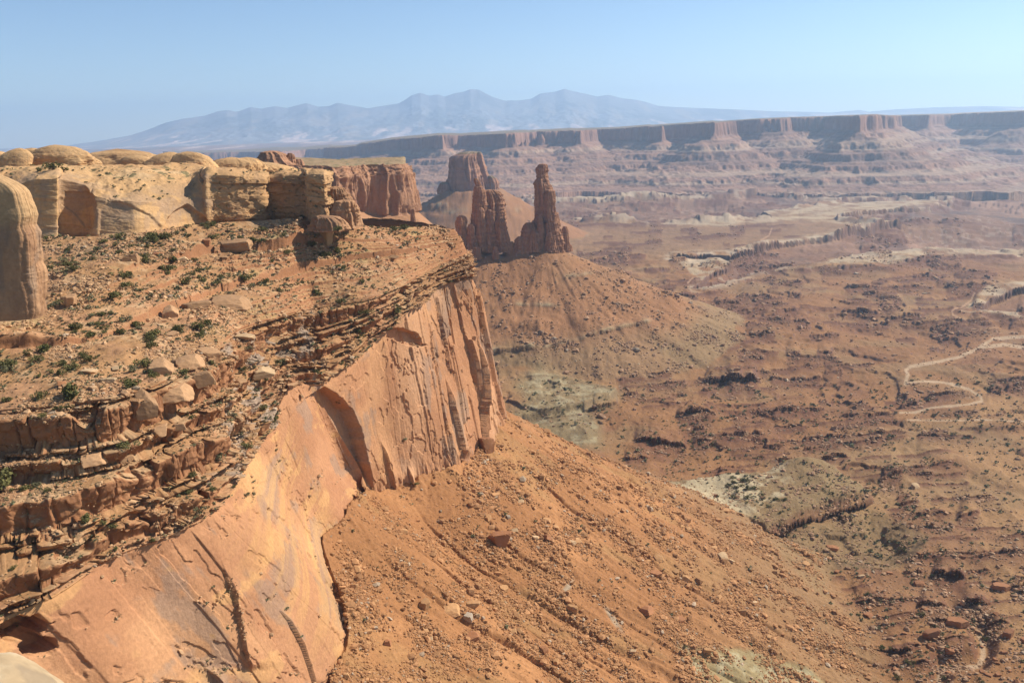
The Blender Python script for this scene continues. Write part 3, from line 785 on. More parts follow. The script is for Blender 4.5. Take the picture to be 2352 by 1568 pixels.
ff = sst(7500, 9500, GD)
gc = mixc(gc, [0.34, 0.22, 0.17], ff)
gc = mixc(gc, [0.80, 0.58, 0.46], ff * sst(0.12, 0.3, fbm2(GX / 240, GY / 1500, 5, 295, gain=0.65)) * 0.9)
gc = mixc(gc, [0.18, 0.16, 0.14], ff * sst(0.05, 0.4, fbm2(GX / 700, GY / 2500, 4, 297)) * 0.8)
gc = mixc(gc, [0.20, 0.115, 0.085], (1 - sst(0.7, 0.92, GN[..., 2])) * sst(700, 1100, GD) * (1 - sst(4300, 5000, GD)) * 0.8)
wshn = wsh
gc = mixc(gc, [0.58, 0.42, 0.275], wshn * 0.85); gc = mixc(gc, [0.60, 0.38, 0.24], road * 0.7)
# talus and clays
ton = np.empty(GP.shape, dtype=np.float32); ton[:] = (0.40, 0.192, 0.082)
ton = mixc(ton, [0.52, 0.26, 0.115], sst(-0.1, 0.4, fbm2(GX / 25, GY / 25, 4, 301)) * 0.8)
ton = mixc(ton, [0.40, 0.23, 0.10], sst(0.1, 0.4, fbm2(GX / 40, GY / 18, 4, 303)) * 0.6)
low = np.zeros_like(GZ); low[:rs] = sst(85, 170, fd + 25 * fbm2(gx / 40, gy / 40, 3, 305))
ton = mixc(ton, [0.33, 0.20, 0.10], low * 0.85)
gp_ = sum((sst(1.2, 0.5, np.hypot((QX - a) / b, (QY - c) / d) + 0.5 * v2) for a, b, c, d in ()), np.zeros_like(GZ))
gc = mixc(gc, ton, tmask) if False else gc * (1 - tmask[..., None]) + ton * tmask[..., None]
RX, RY, _ = project(GP)
gp_ = np.maximum(sst(1.15, 0.6, np.hypot((RX - 1300 + 0.55 * (RY - 1355)) / 13, (RY - 1355) / 36) + 0.6 * v2), sst(1.15, 0.6, np.hypot((RX - 1405 - 0.65 * (RY - 1415)) / 14, (RY - 1415) / 45) + 0.6 * v2))
gc = mixc(gc, [0.42, 0.36, 0.27], gp_ * 0.75)
m3r = poly_sd([(1545, 1470), (1600, 1482), (1700, 1482), (1780, 1505), (1870, 1535), (1930, 1600), (1700, 1640), (1620, 1620), (1570, 1540)], RX, RY) + 1.5 * ragx
cn = np.clip(cmask, 0, 1)
ctone = np.empty(GP.shape, dtype=np.float32); ctone[:] = (0.37, 0.19, 0.092)
ctone = mixc(ctone, [0.29, 0.225, 0.12], sst(-238, -262, GZ + 8 * v2) * (cmask < 1.5) * 0.6)
ctone = mixc(ctone, [0.36, 0.21, 0.11], sst(0, 0.4, v1) * 0.6)
gc = gc * (1 - cn[..., None]) + ctone * cn[..., None]
green = np.clip(mound + 0.8 * sst(-2, 20, m1f), 0, 1) * (1 - tmask * 0.4)
gc = mixc(gc, [0.30, 0.215, 0.11], green * 0.8)
gc = mixc(gc, [0.58, 0.48, 0.31], mound * sst(-0.1, 0.25, fbm2(GX / 11, GY / 11, 4, 307) + 0.5 * sst(1850, 1700, QX) - 0.25) * sst(1.4, 0.7, np.hypot((QX - 1690) / 130, (QY - 1150) / 70)) * 0.9)
gc = mixc(gc, [0.30, 0.24, 0.13], sst(-25, 10, m2) * 0.75 * (1 - tmask))
gc = mixc(gc, [0.47, 0.40, 0.25], sst(-2, 6, m2) * sst(-0.1, 0.3, fbm2(GX / 9, GY / 12, 4, 284)) * 0.7 * (GN[..., 2] > 0.7) * (1 - tmask))
gc = mixc(gc, [0.36, 0.30, 0.16], sst(-3, 12, m3r) * 0.8)
gc = mixc(gc, [0.50, 0.44, 0.28], sst(2, 14, m3r) * sst(0.05, 0.3, fbm2(GX / 5, GY / 5, 3, 309)) * 0.7)
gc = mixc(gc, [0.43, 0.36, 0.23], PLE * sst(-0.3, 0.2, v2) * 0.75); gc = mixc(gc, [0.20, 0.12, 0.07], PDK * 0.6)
gc = np.clip(gc, 0.02, 0.9)
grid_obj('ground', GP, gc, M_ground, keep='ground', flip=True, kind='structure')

# ================================================================== FAR MESAS beyond the river
az2 = np.radians(np.concatenate([np.linspace(-60, -34, 40)[:-1], np.linspace(-34, 34, 1400), np.linspace(34, 60, 40)[1:]]))
def far_mesa(name, rim, D0, D1, nD, zbase, seed, label, spread=900.0, cliff=64.0, warp=170.0, dark=0.0):
    """rim: list of (px, py, D); country behind the rim is level, below it a wall and stepped slopes"""
    W = np.array([at_d(*p) for p in rim])
    Dm = np.linspace(D0, D1, nD)
    D_ = np.repeat(Dm[:, None], len(az2), 1); A_ = np.repeat(az2[None, :], nD, 0)
    x, y = D_ * np.sin(A_), D_ * np.cos(A_)
    xw = x + warp * fbm2(x / 420, y / 420, 6, seed, gain=0.6); yw = y + warp * fbm2(x / 420, y / 420, 6, seed + 9, gain=0.6)
    best = np.full(x.shape, 1e9); zr = np.zeros(x.shape)
    for a, b in zip(W[:-1], W[1:]):
        ab = (b - a)[:2]; L2 = ab @ ab
        t = np.clip(((xw - a[0]) * ab[0] + (yw - a[1]) * ab[1]) / L2, 0, 1)
        d = np.hypot(xw - a[0] - t * ab[0], yw - a[1] - t * ab[1]); m = d < best
        best = np.where(m, d, best); zr = np.where(m, a[2] + t * (b - a)[2], zr)
    plan = np.concatenate([W[:, :2], [W[-1, :2] * 4, W[0, :2] * 4]])
    s = np.where(poly_sd(plan, xw, yw) > 0, best, -best)
    zr = np.where(s > 0, np.interp(A_, np.arctan2(W[:, 0], W[:, 1]), W[:, 2]), zr)
    H = zr - zbase
    q = np.clip(-s / spread, 0, 1)
    gl = fbm2(x / 140, y / 140, 5, seed + 3, gain=0.6, ridge=True)
    slope = (zr - cliff) - (H - cliff) * (1 - (1 - q) ** 1.7) + 16 * gl * sst(0.0, 0.15, q)
    b = slope + 4 * fbm2(x / 300, y / 300, 2, seed + 5)
    for stp_, am in ((46, 0.40), (17, 0.35)):
        f = b / stp_ - np.floor(b / stp_); b2 = (np.floor(b / stp_) + sst(0.55, 0.95, f)) * stp_
        slope = slope + (b2 - b) * am * np.clip(0.6 + 1.2 * fbm2(x / 260, y / 260, 3, seed + 15), 0, 1.4)
        b = slope
    z = np.where(s > 0, zr + 7 * np.minimum(0, fbm2(x / 90, y / 90, 3, seed + 17)) * (1 - sst(10, 90, s)) + 3 * fbm2(x / 200, y / 200, 3, seed + 7) * sst(0, 200, s), slope)
    wl = sst(-14, 2, s)
    z = np.where((s <= 2) & (s > -14), slope + (zr - slope) * wl, z)
    z = np.where(q >= 1, zbase - 60, z)
    Pm = np.stack([x, y, z], -1)
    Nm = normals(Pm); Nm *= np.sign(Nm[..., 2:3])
    c = np.empty(Pm.shape, dtype=np.float32); c[:] = (0.36, 0.21, 0.145)
    c = mixc(c, [0.44, 0.31, 0.22], sst(0.1, 0.5, n2(z / 13, x * 0.0004, seed + 11)) * 0.8)
    c = mixc(c, [0.25, 0.15, 0.11], sst(0.1, 0.5, n2(z / 7.5, x * 0.0007, seed + 12)) * 0.7)
    c = mixc(c, [0.36, 0.205, 0.15], sst(-cliff - 12, -cliff + 5, z - zr) * 0.8)
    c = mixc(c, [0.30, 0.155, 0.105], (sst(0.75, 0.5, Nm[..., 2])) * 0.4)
    c = mixc(c, [0.22, 0.19, 0.12], sst(4, 30, s) * 0.75)
    if dark: c = mixc(c, [0.66, 0.5, 0.40], sst(60, 300, s) * sst(-0.1, 0.3, fbm2(x / 150, y / 400, 4, seed + 13)) * dark)
    grid_obj(name, Pm, c, M_far, flip=True, kind='structure', label=label)

far_mesa('mesa', [(760, 338, 7400), (818, 336, 6900), (830, 332, 6600), (900, 321, 6300), (1005, 311, 5650), (1020, 311, 5600), (1058, 311, 5950), (1100, 309, 5750), (1192, 305, 5350), (1215, 304, 5750),
          (1225, 303, 5850), (1310, 300, 5450), (1325, 300, 5750), (1380, 297, 6100), (1425, 295, 6000), (1482, 291, 5500), (1492, 290, 5800), (1500, 290, 6100), (1560, 286, 5650), (1636, 281, 5150), (1644, 281, 5600),
          (1660, 280, 5900), (1730, 275, 5650), (1790, 272, 5550), (1800, 271, 5900), (1900, 268, 5950), (1925, 267, 5500), (2012, 264, 4950), (2020, 265, 5500), (2050, 266, 6600), (2100, 266, 8200)],
         3700, 7600, 520, -332, 401, 'long flat-topped mesa with shadowed walls across the middle distance')
far_mesa('mesa', [(1980, 268, 8800), (2030, 267, 8000), (2122, 265, 7000), (2130, 264, 7500), (2190, 263, 7700), (2215, 261, 7500), (2350, 256, 6700), (2360, 255, 7300), (2450, 252, 7400), (2480, 251, 6900), (2700, 246, 6900)],
         5400, 9600, 340, -334, 431, 'hazy pale-topped mesa at the right edge behind the long mesa', dark=0.8)
far_mesa('mesa', [(380, 352, 9800), (560, 349, 9500), (640, 347, 8700), (668, 346, 9000), (700, 344, 9300), (760, 341, 8500), (775, 341, 8900), (800, 340, 9400), (850, 336, 10500)],
         7600, 10800, 240, -335, 461, 'low hazy mesa behind the sandstone domes below the mountains', spread=700)

# ================================================================== MOUNTAINS and the plateau that carries them
crest = [(-500, 330), (-100, 345), (100, 342), (170, 332), (240, 322), (300, 311), (340, 298), (380, 282), (420, 273), (470, 266), (500, 256), (520, 253), (545, 257), (575, 246), (600, 250), (630, 244), (660, 248),
         (690, 240), (705, 237), (730, 245), (755, 244), (775, 236), (800, 241), (845, 249), (880, 243), (915, 238), (930, 230), (945, 219), (965, 213), (985, 220), (1005, 217), (1022, 222), (1045, 214), (1065, 211), (1080, 205),
         (1100, 206), (1115, 215), (1135, 224), (1158, 231), (1190, 231), (1220, 227), (1240, 215), (1255, 213), (1275, 211), (1296, 204), (1318, 210), (1345, 216), (1372, 222), (1398, 218), (1430, 226), (1450, 228), (1480, 233), (1510, 243),
         (1550, 246), (1620, 249), (1700, 252), (1780, 256), (1850, 257), (1905, 259), (1950, 255), (1975, 253), (1995, 257), (2060, 251), (2150, 247), (2250, 244), (2352, 246), (2500, 240), (2900, 225)]
cp = np.array([at_d(p[0], p[1], 24000) for p in crest]); ca = np.arctan2(cp[:, 0], cp[:, 1])
az3 = np.radians(np.linspace(-45, 45, 1500)); nD = 300
Dm = np.linspace(17450, 26800, nD)
D_ = np.repeat(Dm[:, None], len(az3), 1); A_ = np.repeat(az3[None, :], nD, 0)
x, y = D_ * np.sin(A_), D_ * np.cos(A_)
zc = np.interp(az3, ca, cp[:, 2])[None, :]
t = np.clip((D_ - 17450) / 6550, 0, 1)
rid = fbm2(x / 960 + 0.25 * fbm2(x / 780, y / 780, 3, 505), y / 2000, 5, 501, gain=0.55, ridge=True)
zb = -215.0
prof = 0.12 * t + 0.88 * t ** 2.4
z = zb + (zc - zb) * prof
hgt = np.clip((zc - zb) / 1300, 0, 1.4)
z = z + rid * 230 * hgt * t * (1 - t) * 2.6 + 45 * fbm2(x / 160, y / 260, 4, 503) * t * (1 - t) * 4 * hgt
back = np.clip((D_ - 24000) / 2600, 0, 1)
z = np.where(D_ > 24000, zc - (zc - zb) * 0.8 * back ** 1.3, z)
Pm = np.stack([x, y, z], -1)
c = np.empty(Pm.shape, dtype=np.float32); c[:] = (0.28, 0.27, 0.26)
c = mixc(c, [0.15, 0.16, 0.15], sst(0.0, 0.35, fbm2(x / 500, y / 900, 5, 507)) * 0.8)
c = mixc(c, [0.55, 0.46, 0.40], sst(880, 1240, z + 340 * rid) * 0.85)
c = mixc(c, [0.40, 0.32, 0.25], sst(0.15, 0.4, fbm2(x / 260, y / 1200, 5, 509)) * sst(760, 150, z) * 0.8)
c = mixc(c, [0.78, 0.56, 0.45], sst(60, -60, z) * sst(0.05, 0.3, fbm2(x / 300, y / 1400, 5, 511, gain=0.65)) * 0.9)
grid_obj('mountains', Pm, c, M_mount, flip=True, kind='structure', label='hazy blue mountain range with two peaks on the horizon')

# ================================================================== HEADLAND beyond the bench
def wall_col(P, Zr, seed, base=(0.43, 0.235, 0.14)):
    X_, Y_, Z_ = P[..., 0], P[..., 1], P[..., 2]
    N_ = normals(P); fl = sst(0.6, 0.85, np.abs(N_[..., 2]))
    c = np.empty(P.shape, dtype=np.float32); c[:] = base
    h = fbm2((X_ + Y_) / 7, Z_ / 45, 4, seed)
    c = mixc(c, np.array(base) * [0.68, 0.66, 0.68], sst(0.0, 0.4, h) * 0.7)
    c = mixc(c, np.array(base) * [1.25, 1.25, 1.2], sst(0.05, 0.4, fbm2((X_ - Y_) / 16, Z_ / 20, 4, seed + 3)) * 0.6)
    return c, fl

hc = [(600, 379, 1000, 470), (690, 379, 1000, 470), (745, 380, 1000, 470), (762, 383, 985, 466), (800, 381, 1010, 478), (835, 379, 1030, 488), (870, 378, 1035, 494), (905, 377, 1040, 493), (924, 376, 1050, 490), (932, 377, 1075, 488), (936, 382, 1120, 486), (900, 379, 1300, 470)]
nets = [[], [], [], [], []]
for i, (px, py, D, yb) in enumerate(hc):
    rim = at_d(px, py, D); d = rim[:2] / np.linalg.norm(rim[:2])
    bk = rim.copy(); bk[:2] += d * 150 if i < 10 else np.array([-150, 20]); bk[2] += 3
    led = rim.copy(); out = -d * 6 + np.array([5, 0]); led[:2] += out; led[2] -= 11
    xb = px + (22 if px > 900 else 8); ft = at_d(xb, yb, D - (5 if i < 9 else -5))
    tl = ft.copy(); tl[:2] += -d * 60 + np.array([55, 0]); tl[2] -= 45
    for k, p in enumerate([bk, rim, led, ft, tl]): nets[k].append(p)
P, rcx, tth = loft(nets, 520, [60, 50, 170, 70])
Q = np.repeat(rcx[:, None], P.shape[1], 1); Uh = np.repeat(tth[None, :], P.shape[0], 0)
N_ = normals(P); N_ *= np.sign(N_[..., 0] * 0.7 - N_[..., 1] * 0.7 + 0.3 * N_[..., 2])[..., None]
X_, Y_, Z_ = P[..., 0], P[..., 1], P[..., 2]
wl = sst(1.0, 1.1, Q) * (1 - sst(2.95, 3.05, Q)); fq = np.clip(Q - 2, 0, 1)
uu = Uh + 4 * fbm2(Uh / 14, fq * 2, 3, 601)
pu = 4.5 * fbm2(uu / 11, fq * 0.8, 4, 603, ridge=True) + (hash1(np.floor(uu / 9), 605) - 0.5) * 6 * sst(2.0, 2.2, Q) + (hash2(np.floor(uu / 3.6), np.floor(fq * 2.5), 606) - 0.5) * 2.5 * sst(2.0, 2.2, Q)
led = (Q < 2) * 2.5 * np.round(2 * fbm2(Uh / 10, Q * 6, 3, 607)) / 2
P = P + N_ * (wl * (pu + led))[..., None]
P[..., 2] += (1 - wl) * (1.2 * fbm2(X_ / 9, Y_ / 9, 4, 609))
c, fl = wall_col(P, 0, 611)
c = mixc(c, [0.38, 0.27, 0.15], (Q < 1.05) * 0.9); c = mixc(c, [0.15, 0.15, 0.07], (Q < 1.02) * (fbm2(X_ / 4, Y_ / 4, 2, 613) > 0.25) * 0.7)
c = mixc(c, [0.44, 0.235, 0.125], sst(2.97, 3.05, Q))
grid_obj('mesa', P, c, M_cliff, kind='structure', label='fluted headland of the near mesa seen past the end of the bench')

# ================================================================== PALE SANDSTONE WALL behind the bench
nc_ = [  # base (px,py,D), top edge (px,py,dD), crest (px,py,dD)
 ((-300, 560, 350), (-300, 450, 5), (-310, 385, 60)), ((-120, 552, 352), (-120, 446, 5), (-130, 384, 60)), ((30, 548, 352), (30, 425, 5), (15, 388, 50)), ((95, 546, 352), (92, 412, 4), (85, 384, 50)),
 ((131, 544, 353), (132, 409, 3), (122, 382, 50)), ((137, 543, 366), (137, 412, 3), (130, 381, 50)), ((190, 542, 372), (190, 425, 4), (190, 379, 55)), ((226, 542, 366), (224, 452, 6), (215, 378, 62)),
 ((300, 538, 366), (300, 464, 8), (300, 381, 66)), ((390, 527, 372), (388, 462, 9), (395, 379, 66)), ((440, 519, 377), (435, 452, 9), (450, 378, 62)), ((468, 516, 380), (466, 430, 6), (472, 384, 50)),
 ((474, 515, 379), (471, 412, 5), (478, 388, 40)), ((502, 508, 366), (484, 404, 4), (492, 392, 14)), ((520, 507, 366), (520, 404, 3), (520, 391, 16)), ((585, 503, 370), (583, 411, 3), (580, 398, 18)), ((613, 501, 372), (608, 416, 3), (606, 400, 16)),
 ((621, 500, 384), (612, 412, 3), (612, 400, 12)), ((660, 500, 386), (658, 407, 3), (660, 397, 14)), ((702, 500, 388), (696, 406, 3), (696, 396, 14)), ((712, 505, 377), (704, 402, 3), (706, 394, 16)), ((748, 515, 380), (744, 402, 4), (742, 394, 16)),
 ((762, 517, 392), (752, 404, 4), (750, 397, 14)), ((762, 516, 440), (750, 408, 4), (746, 400, 10)), ((700, 516, 520), (700, 400, 4), (690, 396, 10))]
nets = [[], [], [], [], []]
EXTRA = [0, 0, 0, 0, 0, 11, 15, 8, 4, 4, 4, 6, 4, -5, -5, -2, 0, 10, 12, 14, 2, 4, 14, 60, 140]
for (b, t_, cr), ex_ in zip(nc_, EXTRA):
    B_ = at_z(b[0], b[1], -38.2 if b[0] < 720 else -39.5); b = (b[0], b[1], math.hypot(B_[0], B_[1]) + ex_)
    B_[:2] *= 1 + ex_ / b[2]
    T_ = at_d(t_[0], t_[1], b[2] + t_[2]); C_ = at_d(cr[0], cr[1], b[2] + cr[2])
    lo = B_.copy(); lo[2] -= 12
    bk = C_.copy(); bk[:2] *= (b[2] + cr[2] + 70) / (b[2] + cr[2]); bk[2] -= 5
    for k, p in enumerate([bk, C_, T_, B_, lo]): nets[k].append(p)
P, rcx, tth = loft(nets, 1000, [30, 190, 230, 20])
Q = np.repeat(rcx[:, None], P.shape[1], 1); Uh = np.repeat(tth[None, :], P.shape[0], 0)
N_ = normals(P); N_ *= np.sign(N_[..., 0] * 0.5 - N_[..., 1] * 0.8 + 0.6 * N_[..., 2])[..., None]
X_, Y_, Z_ = P[..., 0], P[..., 1], P[..., 2]
PXn, PYn, _ = project(P)
fq = np.clip(Q - 2, 0, 1); wl = sst(1.9, 2.1, Q)
bedz = Z_ + 0.12 * X_ + 1.2 * fbm2(X_ / 25, Y_ / 25, 3, 621)
rnd = 2.6 * np.sin(np.clip(Q - 1, 0, 1) * math.pi) ** 0.8 * (1 - sst(478, 500, PXn) * 0.7)      # the brow of the wall is rounded
pu = rnd + 1.1 * fbm3(X_ / 14, Y_ / 14, Z_ / 9, 6, 623, gain=0.6) + 0.55 * fbm2(bedz / 1.4, X_ / 60, 3, 625) * (1 - 0.5 * wl)
pu += (1 - wl) * 0.9 * fbm2(X_ / 7, Y_ / 12, 4, 627)
pu += sst(478, 500, PXn) * (2.2 * np.round(fbm2(Uh / 7, bedz / 5, 4, 629, gain=0.6) * 3) / 3 * wl + 1.2 * np.sign(n2(bedz / 2.2, Uh * 0.01, 631)) * 0.5)
def arch_hollow(pts, dep):
    sdv = poly_sd(pts, PXn, PYn); return -dep * sst(-1, 2.5, sdv + 1.5 * fbm2(PXn / 8, PYn / 8, 2, 633))
pu += arch_hollow([(370, 535), (385, 500), (405, 480), (430, 468), (455, 485), (478, 505), (478, 530), (420, 545)], 2.2)
pu += arch_hollow([(140, 470), (150, 440), (210, 440), (222, 470), (215, 525), (200, 530), (170, 490)], 0.9)
pu += arch_hollow([(225, 545), (228, 480), (250, 455), (300, 470), (345, 490), (372, 520), (372, 545)], 0.8)
P = P + N_ * (pu * sst(0, 1, Q) * (1 - sst(3.0, 3.1, Q)))[..., None]
P[..., 2] += 2.2 * np.maximum(0, fbm2(X_ / 10, Y_ / 16, 5, 635, gain=0.6)) * (1 - wl)
c = np.empty(P.shape, dtype=np.float32); c[:] = (0.60, 0.375, 0.185)
c = mixc(c, [0.63, 0.44, 0.25], sst(0.0, 0.4, fbm2(X_ / 20, Y_ / 20 + Z_ / 8, 4, 637)) * 0.7)
c = mixc(c, [0.48, 0.275, 0.13], sst(0.05, 0.35, fbm2(bedz / 2.0, X_ / 40, 4, 639)) * 0.55)
st_ = fbm2(Uh / 1.8, fq * 1.5, 4, 641)
c = mixc(c, [0.40, 0.28, 0.18], wl * sst(-0.1, 0.25, st_ + 0.5 * fbm2(Uh / 14, fq * 2, 3, 643)) * (1 - sst(0.75, 0.95, fq)) * 0.65)
c = mixc(c, [0.36, 0.25, 0.18], sst(0.12, 0.25, fbm3(X_ / 12, Y_ / 12, Z_ / 5, 4, 645)) * sst(1.5, 2.0, Q) * 0.5)
c = mixc(c, [0.56, 0.35, 0.20], wl * sst(0.1, 0.3, st_) * 0.4)
c = mixc(c, [0.14, 0.14, 0.065], (1 - wl) * (Q < 1.6) * (fbm2(X_ / 3.5, Y_ / 5, 3, 647) > 0.42) * 0.75)
c = mixc(c, [0.53, 0.315, 0.155], sst(478, 500, PXn) * 0.6)
grid_obj('sandstone_cliff', P, c, M_navajo, keep='navajo', kind='structure', label='pale orange sandstone wall with rounded brow behind the bench')

# ---- rock columns, spires and buttes
def column(rows, D, seed, depth=0.8, nseg=150, step=None, flute=0.16, bed=0.06, boxy=2.6, fl_k=7, tilt=0.0, blk=0.10, fine=0.04, lump=0.0, rot=0.0, panel=0.0):
    rows = sorted(rows); ys = np.array([r_[0] for r_ in rows], float)
    step = step or 2.0
    yy = np.arange(ys[0], ys[-1] + step, step)
    xl = np.interp(yy, ys, [r_[1] for r_ in rows]); xr = np.interp(yy, ys, [r_[2] for r_ in rows])
    C_ = np.stack([at_d((a + b) / 2, y_, D) for a, b, y_ in zip(xl, xr, yy)])
    hw = (xr - xl) / 2 * (C_ @ _f) / FPX
    th = np.linspace(0, 2 * math.pi, nseg, endpoint=False)
    T, H = np.meshgrid(th, hw); Zc = np.repeat(C_[:, 2:3], nseg, 1)
    ct, sn = np.cos(T), np.sin(T)
    cr_, sr_ = np.cos(T - rot), np.sin(T - rot)
    sup = (np.abs(cr_) ** boxy + np.abs(sr_) ** boxy) ** (-1 / boxy)
    sup = sup / np.max(np.abs(sup * ct))
    sc_ = np.median(hw); cx_, sx_ = ct * 1.0, sn * 1.0
    zz = Zc / (sc_ * 2.2)
    fl = fbm3(cx_ * fl_k / 3, sx_ * fl_k / 3, zz * 0.35, 4, seed, ridge=True)
    bl = np.round(3 * fbm3(cx_ * 2.2, sx_ * 2.2, zz * 1.6, 2, seed + 5)) / 3
    be = n2(Zc / max(sc_ * 0.10, 1.0) + 0.6 * fl, T * 0.3, seed + 7)
    k = 0.97 + flute * 1.3 * (fl - 0.25) + bed * be + 1.5 * blk * bl + fine * fbm3(cx_ * 9, sx_ * 9, zz * 6, 4, seed + 8, gain=0.65)
    if panel:
        for kq, am in ((9, 1.0), (21, 0.55)):
            ta = T / (2 * math.pi) * kq + 0.35 * fbm2(T * 1.3 + seed, zz * 1.2, 3, seed + 21); ce = np.floor(ta)
            br_ = np.floor(zz * (0.9 + 0.5 * hash1(ce % kq, seed + 23)) + 4 * hash1(ce % kq, seed + 24))
            fe = np.minimum(ta - ce, 1 - ta + ce)
            k = k + panel * am * (hash2(ce % kq, br_, seed + 25) - 0.55) - panel * 0.6 * am * np.exp(-(fe / 0.07) ** 2)
    Rr = H * sup * k
    Vx = C_[:, 0:1] + Rr * ct; Vy = C_[:, 1:2] + Rr * sn * depth
    if lump:
        lm = 1 + lump * fbm3(Vx / 9, Vy / 9, Zc / 4, 5, seed + 12, gain=0.55); Vx = C_[:, 0:1] + (Vx - C_[:, 0:1]) * lm; Vy = C_[:, 1:2] + (Vy - C_[:, 1:2]) * lm
    V = np.stack([Vx, Vy, Zc + 0.25 * step * D / FPX * n2(cx_ * 5, sx_ * 5, seed + 9)], -1)
    top = V[0].mean(0) + np.array([0, 0, hw[0] * 0.12])
    F = grid_faces(len(yy), nseg, wrap=True)[:, ::-1]
    n0 = V.shape[0] * nseg
    Vf = np.concatenate([V.reshape(-1, 3), top[None]])
    j = np.arange(nseg)
    Ft = np.stack([j, (j + 1) % nseg, np.full(nseg, n0), np.full(nseg, n0)], -1)
    return Vf, F, Ft[:, [0, 1, 2]], V

def rock_thing(name, cols_, mat, base, seed, label, cat, group=None, kind=None, bandz=4.0, colfn=None, keep=None):
    Vs, Fs, Cs = [], [], []; o_ = 0
    for kw in cols_:
        V, F, Ft, Vg = column(**kw)
        X_, Y_, Z_ = V[:, 0], V[:, 1], V[:, 2]
        c = np.empty(V.shape, dtype=np.float32); c[:] = base
        c = mixc(c, np.array(base) * [0.66, 0.62, 0.62], sst(0.0, 0.4, fbm2((X_ + Y_) / 4.0, Z_ / 26, 4, seed)) * 0.6)
        c = mixc(c, np.array(base) * [1.28, 1.25, 1.2], sst(0.1, 0.5, n2(Z_ / bandz + 0.5 * n2(X_ / 9, Y_ / 9, seed), X_ * 0, seed + 1)) * 0.5)
        if colfn: c = colfn(c, V)
        Fq = np.concatenate([F + o_, np.concatenate([Ft, Ft[:, 2:3]], 1)[:0].astype(int) + o_])
        Vs.append(V); Cs.append(c); Fs.append((F + o_, Ft + o_)); o_ += len(V)
        if keep: CLOUD.append((keep, Vg.reshape(-1, 3).astype(np.float32), (normals(Vg) * 1).reshape(-1, 3).astype(np.float32)))
    V = np.concatenate(Vs); C_ = np.concatenate(Cs)
    FQ = np.concatenate([f[0] for f in Fs]); FT = np.concatenate([f[1] for f in Fs])
    tri = np.concatenate([FQ[:, [0, 1, 2]], FQ[:, [0, 2, 3]], FT])
    me = mesh_from(name, V, tri, mat, C_)
    return add(name, me, kind=kind, label=label, cat=cat, group=group)

zz2 = lambda L: [(181.5 + y / 3, 693.3 + a / 3, 693.3 + b / 3) for y, a, b in L]
SB = (0.40, 0.215, 0.13)
rock_thing('rock_spire', [
    dict(rot=0.72, fine=0.06, panel=0.30, rows=zz2([(586, 1634, 1676), (592, 1622, 1688), (610, 1610, 1694), (630, 1606, 1694), (645, 1612, 1690), (658, 1614, 1688), (668, 1610, 1692), (684, 1616, 1692), (696, 1602, 1698), (712, 1597, 1702), (740, 1594, 1716), (765, 1596, 1722), (860, 1600, 1728), (960, 1596, 1728), (1010, 1592, 1732), (1100, 1592, 1740), (1200, 1592, 1750)]), D=1250, seed=701, depth=0.7, step=1.2, flute=0.12, boxy=3.2),
    dict(rot=0.72, fine=0.06, panel=0.30, rows=zz2([(764, 1686, 1730), (770, 1676, 1744), (800, 1668, 1750), (900, 1662, 1756), (960, 1664, 1768), (1040, 1670, 1790), (1120, 1680, 1810), (1210, 1680, 1830)]), D=1242, seed=703, depth=0.9, step=1.4, flute=0.14, boxy=3.0),
    dict(rot=0.72, fine=0.06, panel=0.30, rows=zz2([(1015, 1800, 1825), (1040, 1790, 1838), (1100, 1780, 1848), (1190, 1775, 1858)]), D=1248, seed=705, step=1.5),
    dict(rot=0.72, fine=0.06, panel=0.30, rows=zz2([(940, 1630, 1652), (960, 1622, 1662), (1050, 1618, 1672), (1170, 1615, 1680)]), D=1235, seed=707, step=1.5),
    dict(rot=0.72, fine=0.06, panel=0.30, rows=zz2([(1060, 1690, 1725), (1100, 1680, 1740), (1190, 1670, 1760)]), D=1232, seed=709, step=1.5)],
    M_spire, SB, 711, 'tall slender rock spire with a knobbed head standing on the talus cone', 'rock spire', bandz=3)
rock_thing('rock_ridge', [
    dict(rot=0.72, fine=0.06, panel=0.30, rows=zz2([(990, 1545, 1580), (1005, 1528, 1600), (1060, 1510, 1625), (1120, 1490, 1640), (1200, 1475, 1650)]), D=1240, seed=721, step=1.4, flute=0.2),
    dict(rot=0.72, fine=0.06, panel=0.30, rows=zz2([(1085, 1490, 1520), (1105, 1470, 1540), (1200, 1445, 1560)]), D=1236, seed=723, step=1.4, flute=0.2),
    dict(rot=0.72, fine=0.06, panel=0.30, rows=zz2([(1040, 1580, 1610), (1070, 1570, 1630), (1190, 1560, 1650)]), D=1230, seed=725, step=1.4, flute=0.2),
    dict(rot=0.72, fine=0.06, panel=0.30, rows=zz2([(1120, 1430, 1455), (1140, 1420, 1470), (1205, 1400, 1490)]), D=1236, seed=727, step=1.4, flute=0.2)],
    M_spire, SB, 729, 'low jagged rock ridge joining the slender spire to the broad tower', 'rock ridge', bandz=3)
